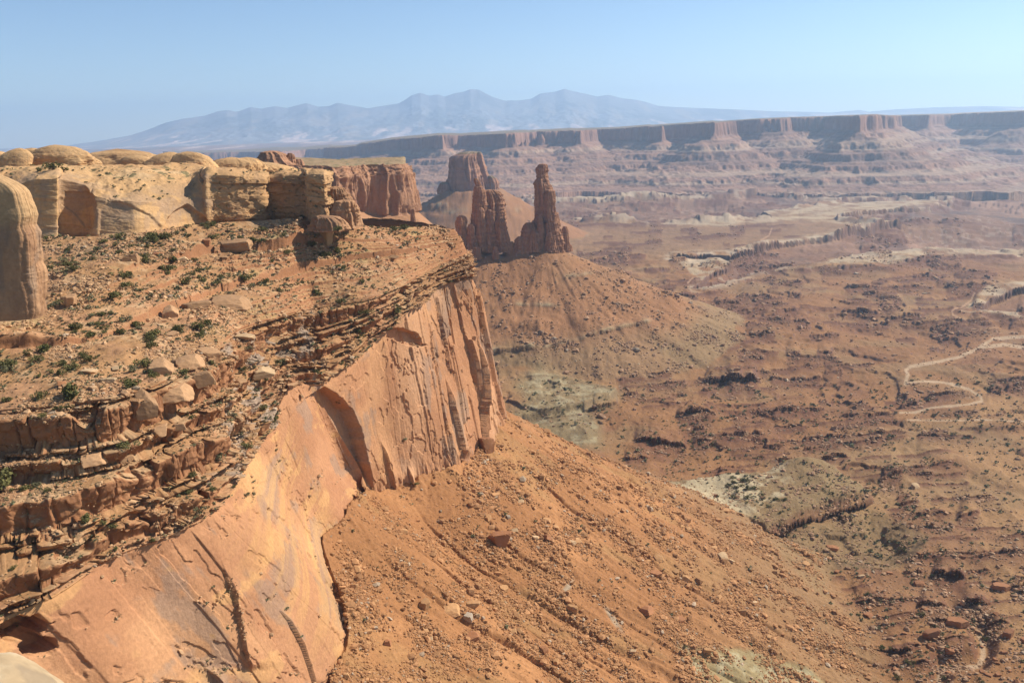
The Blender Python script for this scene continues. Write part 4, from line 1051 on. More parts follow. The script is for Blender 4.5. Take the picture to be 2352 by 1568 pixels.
rock_thing('rock_tower', [
    dict(rot=0.72, fine=0.06, panel=0.30, rows=zz2([(684, 1190, 1208), (692, 1186, 1218), (705, 1186, 1228), (722, 1190, 1236), (736, 1196, 1240), (745, 1184, 1250), (770, 1180, 1262), (850, 1174, 1270), (930, 1166, 1280), (1040, 1158, 1290), (1180, 1150, 1300)]), D=1235, seed=731, step=1.2, flute=0.16),
    dict(rot=0.72, fine=0.06, panel=0.30, rows=zz2([(765, 1260, 1330), (776, 1240, 1352), (800, 1235, 1384), (840, 1228, 1408), (900, 1224, 1414), (980, 1220, 1424), (1060, 1215, 1436), (1190, 1205, 1448)]), D=1250, seed=733, step=1.2, flute=0.2, depth=0.7, fl_k=9),
    dict(rot=0.72, fine=0.06, panel=0.30, rows=zz2([(885, 1215, 1240), (900, 1205, 1255), (1000, 1196, 1268), (1180, 1185, 1285)]), D=1228, seed=735, step=1.3, flute=0.18),
    dict(rot=0.72, fine=0.06, panel=0.30, rows=zz2([(900, 1280, 1300), (915, 1270, 1312), (1010, 1262, 1325), (1190, 1250, 1340)]), D=1232, seed=737, step=1.3, flute=0.2),
    dict(rot=0.72, fine=0.06, panel=0.30, rows=zz2([(960, 1345, 1380), (985, 1330, 1400), (1080, 1320, 1420), (1190, 1310, 1440)]), D=1234, seed=739, step=1.3, flute=0.2),
    dict(rot=0.72, fine=0.06, panel=0.30, rows=zz2([(940, 1085, 1105), (952, 1068, 1130), (985, 1060, 1142), (1060, 1058, 1140), (1180, 1060, 1160)]), D=1225, seed=741, step=1.3, flute=0.18),
    dict(rot=0.72, fine=0.06, panel=0.30, rows=zz2([(1000, 1150, 1175), (1020, 1140, 1190), (1180, 1130, 1215)]), D=1222, seed=743, step=1.3, flute=0.18)],
    M_spire, SB, 745, 'broad fluted rock tower with a small boulder on its left shoulder', 'rock tower', bandz=3)
for xs_, lab, sd_ in (((1150, 1172, 1236, 1160), 'stubby fin of rock under the left foot of the broad tower', 751), ((1152, 1312, 1352, 1215), 'small dark pinnacle under the right foot of the broad tower', 753)):
    y0, a, b, y1 = xs_[0], xs_[1], xs_[2], 1240
    rock_thing('rock_pinnacle', [dict(rot=0.72, fine=0.06, panel=0.30, rows=zz2([(y0, a + (b - a) * .35, b - (b - a) * .35), (y0 + 12, a + 3, b - 3), (y1, a - 6, b + 6)]), D=1215, seed=sd_, step=1.3, flute=0.25, fl_k=10)],
               M_spire, SB, sd_, lab, 'rock pinnacle')
rock_thing('rock_butte', [
    dict(rot=0.72, fine=0.05, panel=0.2, rows=zz2([(506, 1080, 1232), (514, 1062, 1236), (528, 1024, 1240), (545, 1004, 1246), (575, 1000, 1256), (640, 994, 1274), (690, 986, 1290), (780, 976, 1308), (860, 970, 1316)]), D=2600, seed=761, step=1.3, flute=0.20, fl_k=14, depth=0.8, bed=0.015, boxy=3.5, blk=0.05),
    dict(rot=0.72, fine=0.06, panel=0.30, rows=zz2([(668, 1270, 1310), (685, 1262, 1334), (715, 1255, 1350), (780, 1240, 1365)]), D=2590, seed=763, step=1.5, flute=0.25),
    dict(rot=0.72, fine=0.06, panel=0.30, rows=zz2([(710, 965, 990), (730, 948, 1010), (790, 930, 1030)]), D=2580, seed=765, step=1.5, flute=0.25)],
    M_far, (0.40, 0.22, 0.145), 767, 'flat-topped fluted butte standing farther off behind the broad tower', 'butte', bandz=9,
    colfn=lambda c, V: mixc(c, [0.22, 0.19, 0.11], (V[:, 2] > V[:, 2].max() - 7) * 0.7))
rock_thing('rock_pinnacle', [dict(rot=0.72, fine=0.06, panel=0.30, rows=zz2([(894, 760, 772), (902, 754, 778), (940, 750, 780), (1000, 748, 790), (1060, 742, 800)]), D=1010, seed=771, step=1.2, flute=0.12)],
           M_spire, SB, 773, 'thin dark pinnacle standing at the foot of the fluted headland', 'rock pinnacle')

NB = (0.59, 0.375, 0.19)
def navcol(c, V):
    X_, Y_, Z_ = V[:, 0], V[:, 1], V[:, 2]
    b = Z_ + 0.15 * X_ + 0.8 * fbm2(X_ / 12, Y_ / 12, 2, 781)
    return mixc(c, [0.45, 0.26, 0.13], sst(0.1, 0.4, n2(b / 1.1, X_ * 0.01, 783)) * 0.5)
def pilcol(c, V):
    X_, Y_, Z_ = V[:, 0], V[:, 1], V[:, 2]; body = 1 - sst(-24, -19, Z_)
    c = mixc(c, [0.37, 0.21, 0.12], body * sst(-0.1, 0.3, fbm2((X_ + 0.5 * Y_) / 2.2, Z_ / 22, 4, 785)) * 0.7)
    c = mixc(c, [0.31, 0.22, 0.16], body * sst(0.1, 0.3, fbm2((X_ + 0.5 * Y_) / 5, Z_ / 12, 4, 787)) * 0.6)
    return mixc(c, [0.60, 0.40, 0.21], (1 - body) * 0.7)
rock_thing('sandstone_pillar', [
    dict(rows=[(392, -150, -60), (402, -170, -10), (412, -185, 14), (421, -195, 32), (428, -200, 45), (437, -205, 56), (446, -208, 63), (460, -210, 68), (478, -212, 74), (500, -220, 78), (520, -225, 76), (540, -228, 86), (580, -232, 91), (620, -235, 96), (655, -238, 98), (690, -242, 100), (730, -245, 103)], D=288, seed=791, depth=0.3, step=1.4, flute=0.003, bed=0.004, boxy=5.0, blk=0.02, nseg=420, fine=0.006, lump=0.05, panel=0.02)],
    M_navajo, (0.48, 0.285, 0.16), 793, 'round-topped sandstone pillar with a sheer face at the left edge', 'rock pillar', colfn=pilcol, keep='navajo')
domes = [(-40, 345, 60, 425, 'low pale sandstone dome cut by the left edge of the view'), (22, 341, 34, 400, 'small sandstone hump leftmost on the skyline'), (78, 341, 50, 430, 'dark-shaded sandstone dome left of the pointed one'), (147, 334, 70, 410, 'pale pointed sandstone dome, tallest on the left skyline'),
         (258, 344, 78, 470, 'long flat sandstone hump between the pointed dome and the round knobs'), (372, 350, 44, 430, 'round sandstone knob with a shaded left side'), (446, 349, 46, 425, 'double-topped sandstone knob above the right end of the wall'),
         (322, 357, 40, 440, 'low sandstone swell left of the round knob'), (510, 362, 42, 440, 'broken sandstone hump right of the double-topped knob'), (558, 362, 40, 450, 'jumbled pale sandstone mound below the distant mesa'), (605, 372, 62, 470, 'ledgy sandstone mound under the small red butte')]
for i, (cx_, yt, hw_, D_k, lab) in enumerate(domes):
    yb = 397; rows_ = []; D_k += 75
    for k in range(15):
        f = k / 14; y_ = yt + (yb - yt) * f
        w_ = hw_ * 1.5 * math.sqrt(max(0.004, 1 - (1 - 0.93 * f - 0.01) ** 2)) * (1.15 if i == 4 else 1.0)
        sh_ = 22 * math.sin(i * 1.7) * (1 - f)
        rows_.append((y_, cx_ - w_ + sh_, cx_ + w_ + sh_))
    rock_thing('sandstone_dome', [dict(rows=rows_, D=D_k, seed=801 + i * 3, depth=0.5, step=0.7, flute=0.01, bed=0.012, boxy=2.1, fl_k=3, blk=0.02 if i < 8 else 0.2, nseg=240, fine=0.015, lump=0.22)],
               M_navajo, NB, 803 + i, lab, 'sandstone dome', 'sandstone domes on the skyline', bandz=1.6, colfn=navcol)
z1 = lambda L: [(308.5 + y / 3, a / 3, b / 3) for y, a, b in L]
rock_thing('rock_butte', [dict(rows=z1([(116, 1830, 1900), (124, 1800, 1925), (140, 1790, 1960), (165, 1780, 1975), (215, 1770, 2030)]), D=640, seed=851, step=0.9, flute=0.16, nseg=160),
                          dict(rows=z1([(130, 1985, 2010), (142, 1980, 2026), (165, 1965, 2030), (215, 1940, 2045)]), D=640, seed=853, step=0.9, flute=0.2),
                          dict(rows=z1([(172, 2040, 2075), (180, 2035, 2085), (215, 2010, 2100)]), D=640, seed=855, step=0.9, flute=0.2)],
           M_spire, (0.45, 0.25, 0.155), 857, 'small red craggy butte behind the sandstone domes', 'butte')
# broken ledges right of the pale wall
for i, (rows_, D_, lab) in enumerate([
        (z1([(360, 2290, 2330), (375, 2262, 2370), (420, 2250, 2400), (520, 2240, 2440), (640, 2230, 2470)]), 425, 'tumbled ledgy outcrop just right of the pale wall'),
        (z1([(455, 2330, 2400), (462, 2310, 2430), (520, 2300, 2450), (640, 2290, 2480)]), 412, 'dark square-cut ledge right of the pale wall'),
        (z1([(560, 2180, 2240), (572, 2170, 2330), (600, 2160, 2380), (660, 2150, 2420)]), 402, 'low banded ledge at the right foot of the pale wall')]):
    rock_thing('rock_outcrop', [dict(rows=rows_, D=D_, seed=861 + 3 * i, step=0.9, flute=0.2, blk=0.22, bed=0.07, boxy=3.2, fl_k=9)], M_spire, (0.46, 0.265, 0.15), 871 + i, lab, 'rock outcrop', keep='navajo')

# ================================================================== LOOSE ROCKS AND SHRUBS, stood on what has been built
ZB_W, ZB_H, ZS = 800, 540, 3.0
allP = np.concatenate([c_[1] for c_ in CLOUD]); allN = np.concatenate([c_[2] for c_ in CLOUD])
tagid = {'cliff': 0, 'ground': 1, 'navajo': 2}
allT = np.concatenate([np.full(len(c_[1]), tagid[c_[0]], dtype=np.int8) for c_ in CLOUD])
ax, ay, azf = project(allP)
ok = (azf > 1) & (ax > -20) & (ax < 2372) & (ay > 200) & (ay < 1610)
idx = np.where(ok)[0]
bi = ((ay[idx]) / ZS).astype(int) * ZB_W + ((ax[idx] + 20) / ZS).astype(int)
zq = azf[idx]
order = np.lexsort((zq, bi))
bs, first = np.unique(bi[order], return_index=True)
ZID = np.full(ZB_W * ZB_H, -1, dtype=np.int64); ZID[bs] = idx[order[first]]
def surf(px, py):
    i = int(py / ZS) * ZB_W + int((px + 20) / ZS)
    for dlt in (0, 1, -1, ZB_W, -ZB_W, 2, -2):
        if 0 <= i + dlt < len(ZID) and ZID[i + dlt] >= 0:
            k = ZID[i + dlt]; return allP[k], allN[k], allT[k]
    return None

def ico(sub):
    t = (1 + 5 ** .5) / 2
    V = [(-1, t, 0), (1, t, 0), (-1, -t, 0), (1, -t, 0), (0, -1, t), (0, 1, t), (0, -1, -t), (0, 1, -t), (t, 0, -1), (t, 0, 1), (-t, 0, -1), (-t, 0, 1)]
    F = [(0, 11, 5), (0, 5, 1), (0, 1, 7), (0, 7, 10), (0, 10, 11), (1, 5, 9), (5, 11, 4), (11, 10, 2), (10, 7, 6), (7, 1, 8), (3, 9, 4), (3, 4, 2), (3, 2, 6), (3, 6, 8), (3, 8, 9), (4, 9, 5), (2, 4, 11), (6, 2, 10), (8, 6, 7), (9, 8, 1)]
    V = [np.array(v) / np.linalg.norm(v) for v in V]
    for _ in range(sub):
        mid = {}; G = []
        def m_(a, b):
            k = (min(a, b), max(a, b))
            if k not in mid:
                v = V[a] + V[b]; V.append(v / np.linalg.norm(v)); mid[k] = len(V) - 1
            return mid[k]
        for a, b, c_ in F:
            p, q, s_ = m_(a, b), m_(b, c_), m_(c_, a)
            G += [(a, p, s_), (b, q, p), (c_, s_, q), (p, q, s_)]
        F = G
    return np.array(V), np.array(F)
IV3, IF3 = ico(3); IV1, IF1 = ico(1)
def chunk(V, seed, flat_=0.7, ncut=9, rounded=0.0, noise=0.05):
    r_ = np.random.default_rng(seed)
    n = np.concatenate([np.eye(3), -np.eye(3)]) + r_.normal(0, 0.22, (6, 3))
    n = np.concatenate([n, r_.normal(size=(max(2, ncut - 5), 3))]); n /= np.linalg.norm(n, axis=1, keepdims=True)
    d = np.concatenate([r_.uniform(0.45, 0.62, 6), r_.uniform(0.55, 0.8, len(n) - 6)])
    dot = V @ n.T
    lim = np.where(dot > 1e-6, d / np.maximum(dot, 1e-6), 9).min(1)
    k = np.minimum(1, lim) * (1 - rounded) + rounded * 0.75
    W = V * k[:, None]
    W = W * (1 + noise * fbm3(V[:, 0] * 2.5 + seed, V[:, 1] * 2.5, V[:, 2] * 2.5, 3, seed)[:, None])
    W[:, 2] *= flat_
    return W * np.array([r_.uniform(0.9, 1.3), r_.uniform(0.75, 1.0), 1.0])

# loose scree: one mass of small stones
scr = np.random.default_rng(77)
IV0, IF0 = ico(0)
protoS = []
for i in range(24):
    q_ = IV0 @ np.linalg.qr(scr.normal(size=(3, 3)))[0]
    q_ = q_ / np.maximum(np.abs(q_).max(1, keepdims=True), 0.62) * 0.62 * scr.uniform(0.75, 1.2, (12, 1))
    protoS.append(q_ * np.array([scr.uniform(0.9, 1.35), scr.uniform(0.7, 1.0), scr.uniform(0.45, 0.85)]))
protoS = np.array(protoS)
# candidate ground: every built vertex in view, thinned
visible = np.unique(ZID[ZID >= 0])
vp, vn, vt = allP[visible], allN[visible], allT[visible]
vx, vy, vz = ax[visible], ay[visible], azf[visible]
dens_ = np.zeros(len(visible))
g_ = vt == 1
f_t = np.zeros(len(visible))
fdv = tmask.ravel(); goff = len(CLOUD[0][1])
gi = visible[g_] - goff
f_t[g_] = fdv[np.clip(gi, 0, fdv.size - 1)]
cmv = np.zeros(len(visible)); cmv[g_] = np.clip(cmask.ravel()[np.clip(gi, 0, fdv.size - 1)], 0, 1)
dens_[g_] += 1.6 * f_t[g_] * np.exp(-FDm.ravel()[np.clip(gi, 0, fdv.size - 1)] / 9)
sfv = np.zeros(len(visible)); sfv[g_] = SF_.ravel()[np.clip(gi, 0, fdv.size - 1)]
clump = np.clip(fbm2(vp[:, 0] / 14, vp[:, 1] / 14, 4, 911, gain=0.65) * 2.6 + 0.5, 0.04, 2.2)
dens_ = np.where(g_, 0.10 + 1.3 * f_t + 0.25 * cmv, 0.0) * (vz < 1700)
dens_ = np.where(g_ & (vz < 700) & (f_t < 0.3), 0.28, dens_)
dens_ = np.where(g_, dens_ + 1.6 * sfv, dens_)
dens_ = np.where((vt == 0) & (vn[:, 2] > 0.6), 1.0, dens_)
dens_ = np.where((vt == 2), 0.0, dens_)
dens_ *= clump
pk = scr.choice(len(visible), 150000, p=dens_ / dens_.sum())
NP_ = len(pk); Dk = vz[pk]
sz = np.exp(scr.normal(-0.05, 0.68, NP_)) * Dk / FPX * 1.7 * np.where(Dk > 700, 0.8, 1.0)
sz = np.minimum(sz, np.where((vt[pk] == 1) & (Dk < 800), 2.8, np.where(vt[pk] == 1, 6.0, 1.5)))
an = scr.uniform(0, 6.28, NP_); ca_, sa_ = np.cos(an)[:, None], np.sin(an)[:, None]
jx, jy = scr.uniform(-5, 5, NP_) * Dk / FPX, scr.uniform(-5, 5, NP_) * Dk / FPX
nn = vn[pk]; zj = -(nn[:, 0] * jx + nn[:, 1] * jy) / np.maximum(nn[:, 2], 0.4)
W = protoS[np.arange(NP_) % 24]
SVv = np.stack([(W[..., 0] * ca_ - W[..., 1] * sa_) * sz[:, None] + (vp[pk, 0] + jx)[:, None], (W[..., 0] * sa_ + W[..., 1] * ca_) * sz[:, None] + (vp[pk, 1] + jy)[:, None],
                W[..., 2] * sz[:, None] + (vp[pk, 2] + zj + 0.12 * sz)[:, None]], -1).reshape(-1, 3)
SF = (IF0[None] + (np.arange(NP_) * 12)[:, None, None]).reshape(-1, 3); n1_ = 12
tone = scr.uniform(0.75, 1.3, len(pk)); kindp = scr.uniform(0, 1, len(pk))
tb = np.where((vt[pk] == 1)[:, None] & (f_t[pk] > 0.5)[:, None], [[0.47, 0.25, 0.12]], np.where((vt[pk] == 0)[:, None], [[0.53, 0.335, 0.19]], [[0.42, 0.26, 0.16]]))
tb = np.where((kindp < 0.05)[:, None], [[0.50, 0.38, 0.27]], tb) * tone[:, None]
me = mesh_from('scree', SVv, SF, rock_mat('scree_stone', 2.0, 0.3, 0.2, 0.12), np.repeat(tb.astype(np.float32), n1_, 0), smooth=False)
add('scree', me, kind='stuff', label='loose small stones scattered over the talus and bench')

# boulders that can be told apart, then those that cannot
BM = []
for i in range(12):
    rd = 0.55 if i >= 8 else 0.0
    W = chunk(IV3, 950 + i, 0.75 if i < 8 else 0.8, 8 if i < 8 else 7, rd * 0.3, 0.035 if i < 8 else 0.10)
    BM.append(mesh_from('boulder', W, IF3, M_boulder, np.tile(np.array([[0.5, 0.29, 0.16]], dtype=np.float32), (len(W), 1)), smooth=False))
def tint(mats, name, rgb):
    m = rock_mat(name, 1.2, 0.2, 0.5, 0.15, attr=False, base=rgb, rand=0.2)
    out = []
    for q in mats:
        c_ = q.copy(); c_.materials.clear(); c_.materials.append(m); out.append(c_)
    return out
B_or = tint(BM, 'orange_boulder', (0.58, 0.33, 0.16)); B_dk = tint(BM, 'dark_boulder', (0.40, 0.19, 0.095)); B_pl = tint(BM, 'pale_boulder', (0.64, 0.45, 0.27)); B_gy = tint(BM, 'grey_boulder', (0.44, 0.36, 0.28))
B_be = tint(BM, 'bench_boulder', (0.50, 0.30, 0.165))
nb = [0]
def boulder(px, py, w_px, meshes, var, label, group=None, hf=1.0, rot=None, sink=0.25, tiltx=0.0):
    """w_px: width in reference pixels where it lies"""
    s_ = surf(px, py)
    if s_ is None: return None
    p, n_, _t = s_
    D_k = float(np.dot(p, _f)); sz = w_px * D_k / FPX / 2 / 0.85
    o = add('boulder', meshes[var % 12], label=label, cat='boulder', group=group)
    o.location = (p[0], p[1], p[2] + sz * (0.5 - sink) * 0.6 * hf)
    o.scale = (sz, sz, sz * hf)
    o.rotation_euler = (tiltx, 0.12 * math.sin(nb[0] * 2.1), rot if rot is not None else nb[0] * 1.37)
    nb[0] += 1
    return o
z8 = lambda x, y: (816.7 + x * .3858, 1045.3 + y * .3858)
for (x, y, w_, ms, v, lab, hf, rot, tx) in [
    (860, 505, 150, B_dk, 0, 'largest red block on the talus, square with a dark shadowed face', 1.35, 0.6, 0.35),
    (952, 445, 52, B_pl, 1, 'pale upright slab just right of the largest red block', 1.0, 0.4, 0.5),
    (780, 375, 55, B_or, 2, 'orange block just above the largest red block', 1.0, 1.0, 0.1), (918, 352, 34, B_gy, 3, 'small grey stone above the pale upright slab', 1.1, 0.2, 0.2),
    (1135, 478, 62, B_dk, 4, 'dark leaning block right of the largest red block', 0.9, 2.5, 0.4), (988, 262, 50, B_pl, 5, 'thin pale slab lying high on the talus', 0.5, 0.3, 0.2),
    (415, 890, 85, B_or, 6, 'pyramid-shaped orange boulder, left one of the low cluster', 1.5, 0.9, 0.0), (575, 920, 110, B_or, 9, 'wide flat-topped orange boulder in the middle of the low cluster', 0.9, 0.2, 0.1),
    (662, 962, 80, B_gy, 3, 'grey-sided boulder right of the wide flat-topped one', 1.2, 1.2, 0.4), (720, 950, 40, B_pl, 2, 'small pale block at the right end of the low cluster', 1.0, 0.4, 0.0), (410, 955, 60, B_or, 7, 'low orange block below the pyramid-shaped boulder', 0.8, 0.5, 0.1),
    (415, 1030, 60, B_or, 1, 'orange block lowest of the low cluster', 0.9, 2.0, 0.2), (690, 1080, 100, B_dk, 5, 'long dark ridge-like rock below the low cluster', 0.7, 2.3, 0.0), (700, 880, 90, B_or, 11, 'broad half-buried orange rock behind the grey-sided boulder', 0.6, 0.1, 0.0),
    (195, 1110, 70, B_dk, 7, 'dark rough block low on the left of the talus', 1.1, 0.2, 0.2), (1290, 910, 90, B_or, 8, 'split orange boulder beside the grey clay streak', 0.8, 2.6, 0.1), (1720, 915, 105, B_dk, 4, 'dark red block at the head of a gully on the lower talus', 0.7, 2.8, 0.0),
    (1930, 968, 80, B_dk, 6, 'dark block right of the gully head', 0.7, 1.8, 0.1), (2295, 930, 60, B_or, 0, 'upright orange block at the right side of the lower talus', 1.5, 0.3, 0.1), (1800, 605, 70, B_or, 9, 'rounded orange boulder halfway down the right of the talus', 0.8, 0.2, 0.0),
    (1785, 700, 70, B_dk, 5, 'brown slanting block below the rounded orange boulder', 0.7, 2.4, 0.2), (1925, 340, 45, B_or, 2, 'orange block near the upper right margin of the talus', 1.1, 0.2, 0.0), (2190, 595, 70, B_pl, 9, 'pale boulder with a shadow under it on the right of the talus', 0.9, 0.3, 0.1),
    (2240, 620, 45, B_pl, 1, 'pale tilted slab touching the pale boulder', 0.8, 2.4, 0.4), (1125, 1150, 70, B_dk, 3, 'dark hollowed block at the bottom of the talus', 1.1, 0.4, 0.1), (1195, 1220, 55, B_or, 0, 'tan block among the rubble at the bottom of the talus', 1.0, 1.4, 0.2)]:
    q = z8(x, y); boulder(q[0], q[1] + 4, w_ * .3858, ms, v, lab, None, hf, rot, 0.3, tx)
z4 = lambda x, y: (x / 3, 780.4 + y / 3)
for (x, y, w_, ms, v, lab, hf, rot, tx) in [
    (1300, 130, 190, B_be, 9, 'large rounded boulder in the pile at the rim bend', 0.85, 0.3, 0.0), (1450, 80, 180, B_be, 8, 'smooth block at the right end of the pile at the rim bend', 1.1, 0.8, 0.1), (1100, 150, 230, B_be, 10, 'broad layered boulder at the left of the pile at the rim bend', 0.75, 0.2, 0.0),
    (1380, 230, 200, B_be, 2, 'blocky boulder lowest in the pile at the rim bend', 0.9, 0.6, 0.1), (1185, 330, 250, B_be, 9, 'flat-topped boulder with a dark shadowed underside on the rim', 0.8, 0.1, 0.0), (740, 265, 110, B_pl, 11, 'pale rounded boulder standing alone on the bench', 0.8, 0.2, 0.0),
    (1000, 430, 200, B_be, 10, 'tall rounded block leaning off the ledge edge', 1.4, 0.5, 0.1), (620, 190, 110, B_pl, 5, 'flat pale slab lying behind the lone pale boulder', 0.4, 0.1, 0.0), (430, 290, 90, B_dk, 3, 'dark red block in the low ledge on the bench', 0.9, 0.3, 0.0), (800, 180, 90, B_pl, 1, 'flat pale slab left of the boulder pile', 0.5, 2.0, 0.0),
    (1800, 190, 170, B_pl, 4, 'pale cracked slab perched on the ridge above the alcove', 0.8, 0.5, 0.1), (1240, 580, 110, B_be, 2, 'squat block below the leaning rounded block', 0.8, 0.4, 0.0), (1100, 590, 150, B_be, 0, 'angular block on the ledge under the leaning block', 0.8, 1.0, 0.1), (640, 800, 170, B_be, 9, 'rounded block at the lip of the dark lower ledge', 0.8, 0.3, 0.0),
    (860, 800, 110, B_be, 11, 'smaller rounded block right of the one at the dark ledge lip', 0.8, 0.7, 0.0), (300, 930, 110, B_pl, 6, 'pale block beside the big bush on the lower ledge', 0.7, 0.3, 0.1), (640, 1270, 130, B_be, 7, 'angular block in the deep shadow of the lowest ledge', 1.0, 0.5, 0.2)]:
    q = z4(x, y); boulder(q[0], q[1] + w_ / 12, w_ / 3, ms, v, lab, None, hf, rot, 0.3, tx)
zz1 = lambda x, y: (x / 3, 308.5 + y / 3)
for (x, y, w_, ms, v, lab, hf, rot, tx) in [
    (495, 1150, 110, B_be, 6, 'upright wedge-shaped rock standing right of the sandstone pillar', 2.0, 0.3, 0.1), (1170, 1215, 150, B_be, 10, 'rounded rock with a dark hollow at the end of a sloping slab', 1.0, 0.2, 0.0), (1360, 1150, 190, B_be, 11, 'sloping slab of bare rock on the bench behind the rim', 0.6, 0.5, 0.0),
    (1580, 1120, 260, B_be, 9, 'long overhanging slab with a dark underside on the bench', 0.6, 0.15, 0.0), (1640, 715, 260, B_be, 8, 'long square-edged ledge block below the pale wall', 0.5, 0.1, 0.0), (920, 825, 160, B_be, 7, 'squarish block half way across the bench', 0.6, 0.2, 0.0), (1430, 735, 80, B_dk, 6, 'small pointed dark rock left of the long ledge block', 1.3, 0.4, 0.0),
    (1260, 840, 100, B_pl, 1, 'pale broken slab in the middle of the bench', 0.5, 0.6, 0.0), (1090, 805, 90, B_dk, 4, 'low dark block right of the squarish one', 0.6, 0.2, 0.0), (1690, 1370, 150, B_pl, 5, 'wide pale slab near the rim above the alcove', 0.35, 0.3, 0.0)]:
    q = zz1(x, y); boulder(q[0], q[1] + w_ / 14, w_ / 3, ms, v, lab, None, hf, rot, 0.3, tx)
zf9 = lambda x, y: (1542.6 + x * .3634, 998.0 + y * .3634)
for (x, y, w_, ms, v, lab, hf, rot, tx) in [
    (1640, 1260, 120, B_dk, 0, 'big split red block at the lower right of the valley floor', 1.3, 0.5, 0.2), (2120, 1260, 110, B_dk, 2, 'dark block with a pale cap near the right bottom corner', 1.2, 0.9, 0.2), (1800, 1190, 130, B_dk, 5, 'long slanting block below the dark lower ledge', 0.8, 2.3, 0.3), (1240, 1140, 70, B_dk, 3, 'lone dark block on the smooth red flat', 0.9, 0.4, 0.1),
    (2080, 965, 110, B_dk, 5, 'tilted slab at the right end of the dark ledge', 0.8, 2.4, 0.3), (1540, 320, 60, B_pl, 9, 'pale-topped block out on the red flat behind the mound', 0.9, 0.2, 0.0), (1190, 893, 40, B_pl, 11, 'small round pale boulder on the flat below the mound', 0.8, 0.0, 0.0), (1185, 1250, 28, B_pl, 11, 'small round pale boulder lowest on the red flat', 0.8, 0.0, 0.0),
    (275, 378, 42, B_dk, 7, 'dark red rock sitting among the shrubs on the cream mound', 1.0, 0.3, 0.0), (345, 470, 60, B_or, 5, 'flat orange slab on the near edge of the cream mound', 0.5, 0.1, 0.0)]:
    q = zf9(x, y); boulder(q[0], q[1] + 3, w_ * .3634, ms, v, lab, None, hf, rot, 0.3, tx)
bx_, by_ = 1118, 1018
boulder(bx_, by_ + 12, 52, B_dk, 3, 'huge dark block lodged against the foot of the promontory wall', None, 1.7, 0.4, 0.35, 0.2)
# the ones nothing tells apart, by where they lie
rb = np.random.default_rng(31)
def scatter(n, cond, sizes, meshes, label, group, hmin=0.5, hmax=1.0, rv=(0, 12)):
    c_ = np.where(cond)[0]; wgt = np.clip(clump[c_], 0.05, 1.5); pick_ = rb.choice(c_, n, replace=False, p=wgt / wgt.sum())
    for k in pick_:
        o = boulder(float(vx[k]), float(vy[k]), float(np.clip(np.exp(rb.normal(math.log(sizes[0]), 0.35)), *sizes[1:])), meshes, int(rb.integers(*rv)), label, group, float(rb.uniform(hmin, hmax)), float(rb.uniform(0, 6.28)), 0.3, float(rb.uniform(-0.2, 0.3)))
scatter(110, g_ & (f_t > 0.7) & (vz < 620), (15, 9, 26), B_or, 'middling orange rock, one of many strewn alike over the talus slope', 'rocks strewn over the talus')
scatter(14, g_ & (f_t > 0.7) & (vz < 620), (14, 9, 22), B_pl, 'middling pale rock lying among the orange rocks of the talus slope', 'pale rocks on the talus')
scatter(42, (vt == 0) & (vn[:, 2] > 0.75) & (vy > 560) & (vx < 1000), (17, 10, 30), B_be, 'tan rock lying among the shrubs and ledges of the bench', 'rocks on the bench', 0.4, 0.9)
scatter(40, g_ & (f_t < 0.2) & (vx > 1750) & (vy > 1250), (16, 9, 30), B_dk, 'dark red rock on the broken ground at the lower right', 'rocks on the valley floor')

# shrubs
def leaf_mat(name, a, b):
    m = bpy.data.materials.new(name); m.use_nodes = True; t_ = m.node_tree
    bs_ = t_.nodes['Principled BSDF']; bs_.inputs['Roughness'].default_value = 0.8; bs_.inputs['Specular IOR Level'].default_value = 0.1
    g = t_.nodes.new('ShaderNodeNewGeometry'); oi = t_.nodes.new('ShaderNodeObjectInfo')
    r1_ = t_.nodes.new('ShaderNodeValToRGB'); r1_.color_ramp.elements[0].color = (*a, 1); r1_.color_ramp.elements[1].color = (*b, 1)
    ad = t_.nodes.new('ShaderNodeMath'); ad.operation = 'MULTIPLY_ADD'; ad.inputs[1].default_value = 0.5
    ha = t_.nodes.new('ShaderNodeMath'); ha.operation = 'MULTIPLY'; ha.inputs[1].default_value = 0.5
    t_.links.new(oi.outputs['Random'], ha.inputs[0]); t_.links.new(g.outputs['Random Per Island'], ad.inputs[0]); t_.links.new(ha.outputs[0], ad.inputs[2])
    t_.links.new(ad.outputs[0], r1_.inputs[0]); t_.links.new(r1_.outputs[0], bs_.inputs['Base Color'])
    return m
M_leaf = leaf_mat('juniper_leaves', (0.070, 0.070, 0.020), (0.185, 0.160, 0.055))
M_sage = leaf_mat('sage_leaves', (0.10, 0.10, 0.05), (0.24, 0.21, 0.10))
M_wood = rock_mat('shrub_wood', 8, 1, 0.2, 0.2, attr=False, base=(0.13, 0.09, 0.06))
def leaves(n, seed, lobes, lsz):
    r_ = np.random.default_rng(seed)
    cen = np.stack([r_.normal(0, 0.42, lobes), r_.normal(0, 0.42, lobes), r_.uniform(0.3, 0.75, lobes)], -1); rad = r_.uniform(0.28, 0.5, lobes)
    li = r_.integers(0, lobes, n)
    d = r_.normal(size=(n, 3)); d /= np.linalg.norm(d, axis=1, keepdims=True)
    p = cen[li] + d * (rad[li] * r_.uniform(0.55, 1.05, n))[:, None]; p[:, 2] = np.maximum(p[:, 2], 0.06)
    a = r_.normal(size=(n, 3)); a /= np.linalg.norm(a, axis=1, keepdims=True); b = np.cross(a, r_.normal(size=(n, 3))); b /= np.linalg.norm(b, axis=1, keepdims=True)
    s_ = lsz * r_.uniform(0.6, 1.4, n)[:, None]
    V = np.stack([p - a * s_, p + b * s_ * 0.6, p + a * s_, p - b * s_ * 0.6], 1).reshape(-1, 3)
    return V, np.arange(4 * n).reshape(-1, 4)
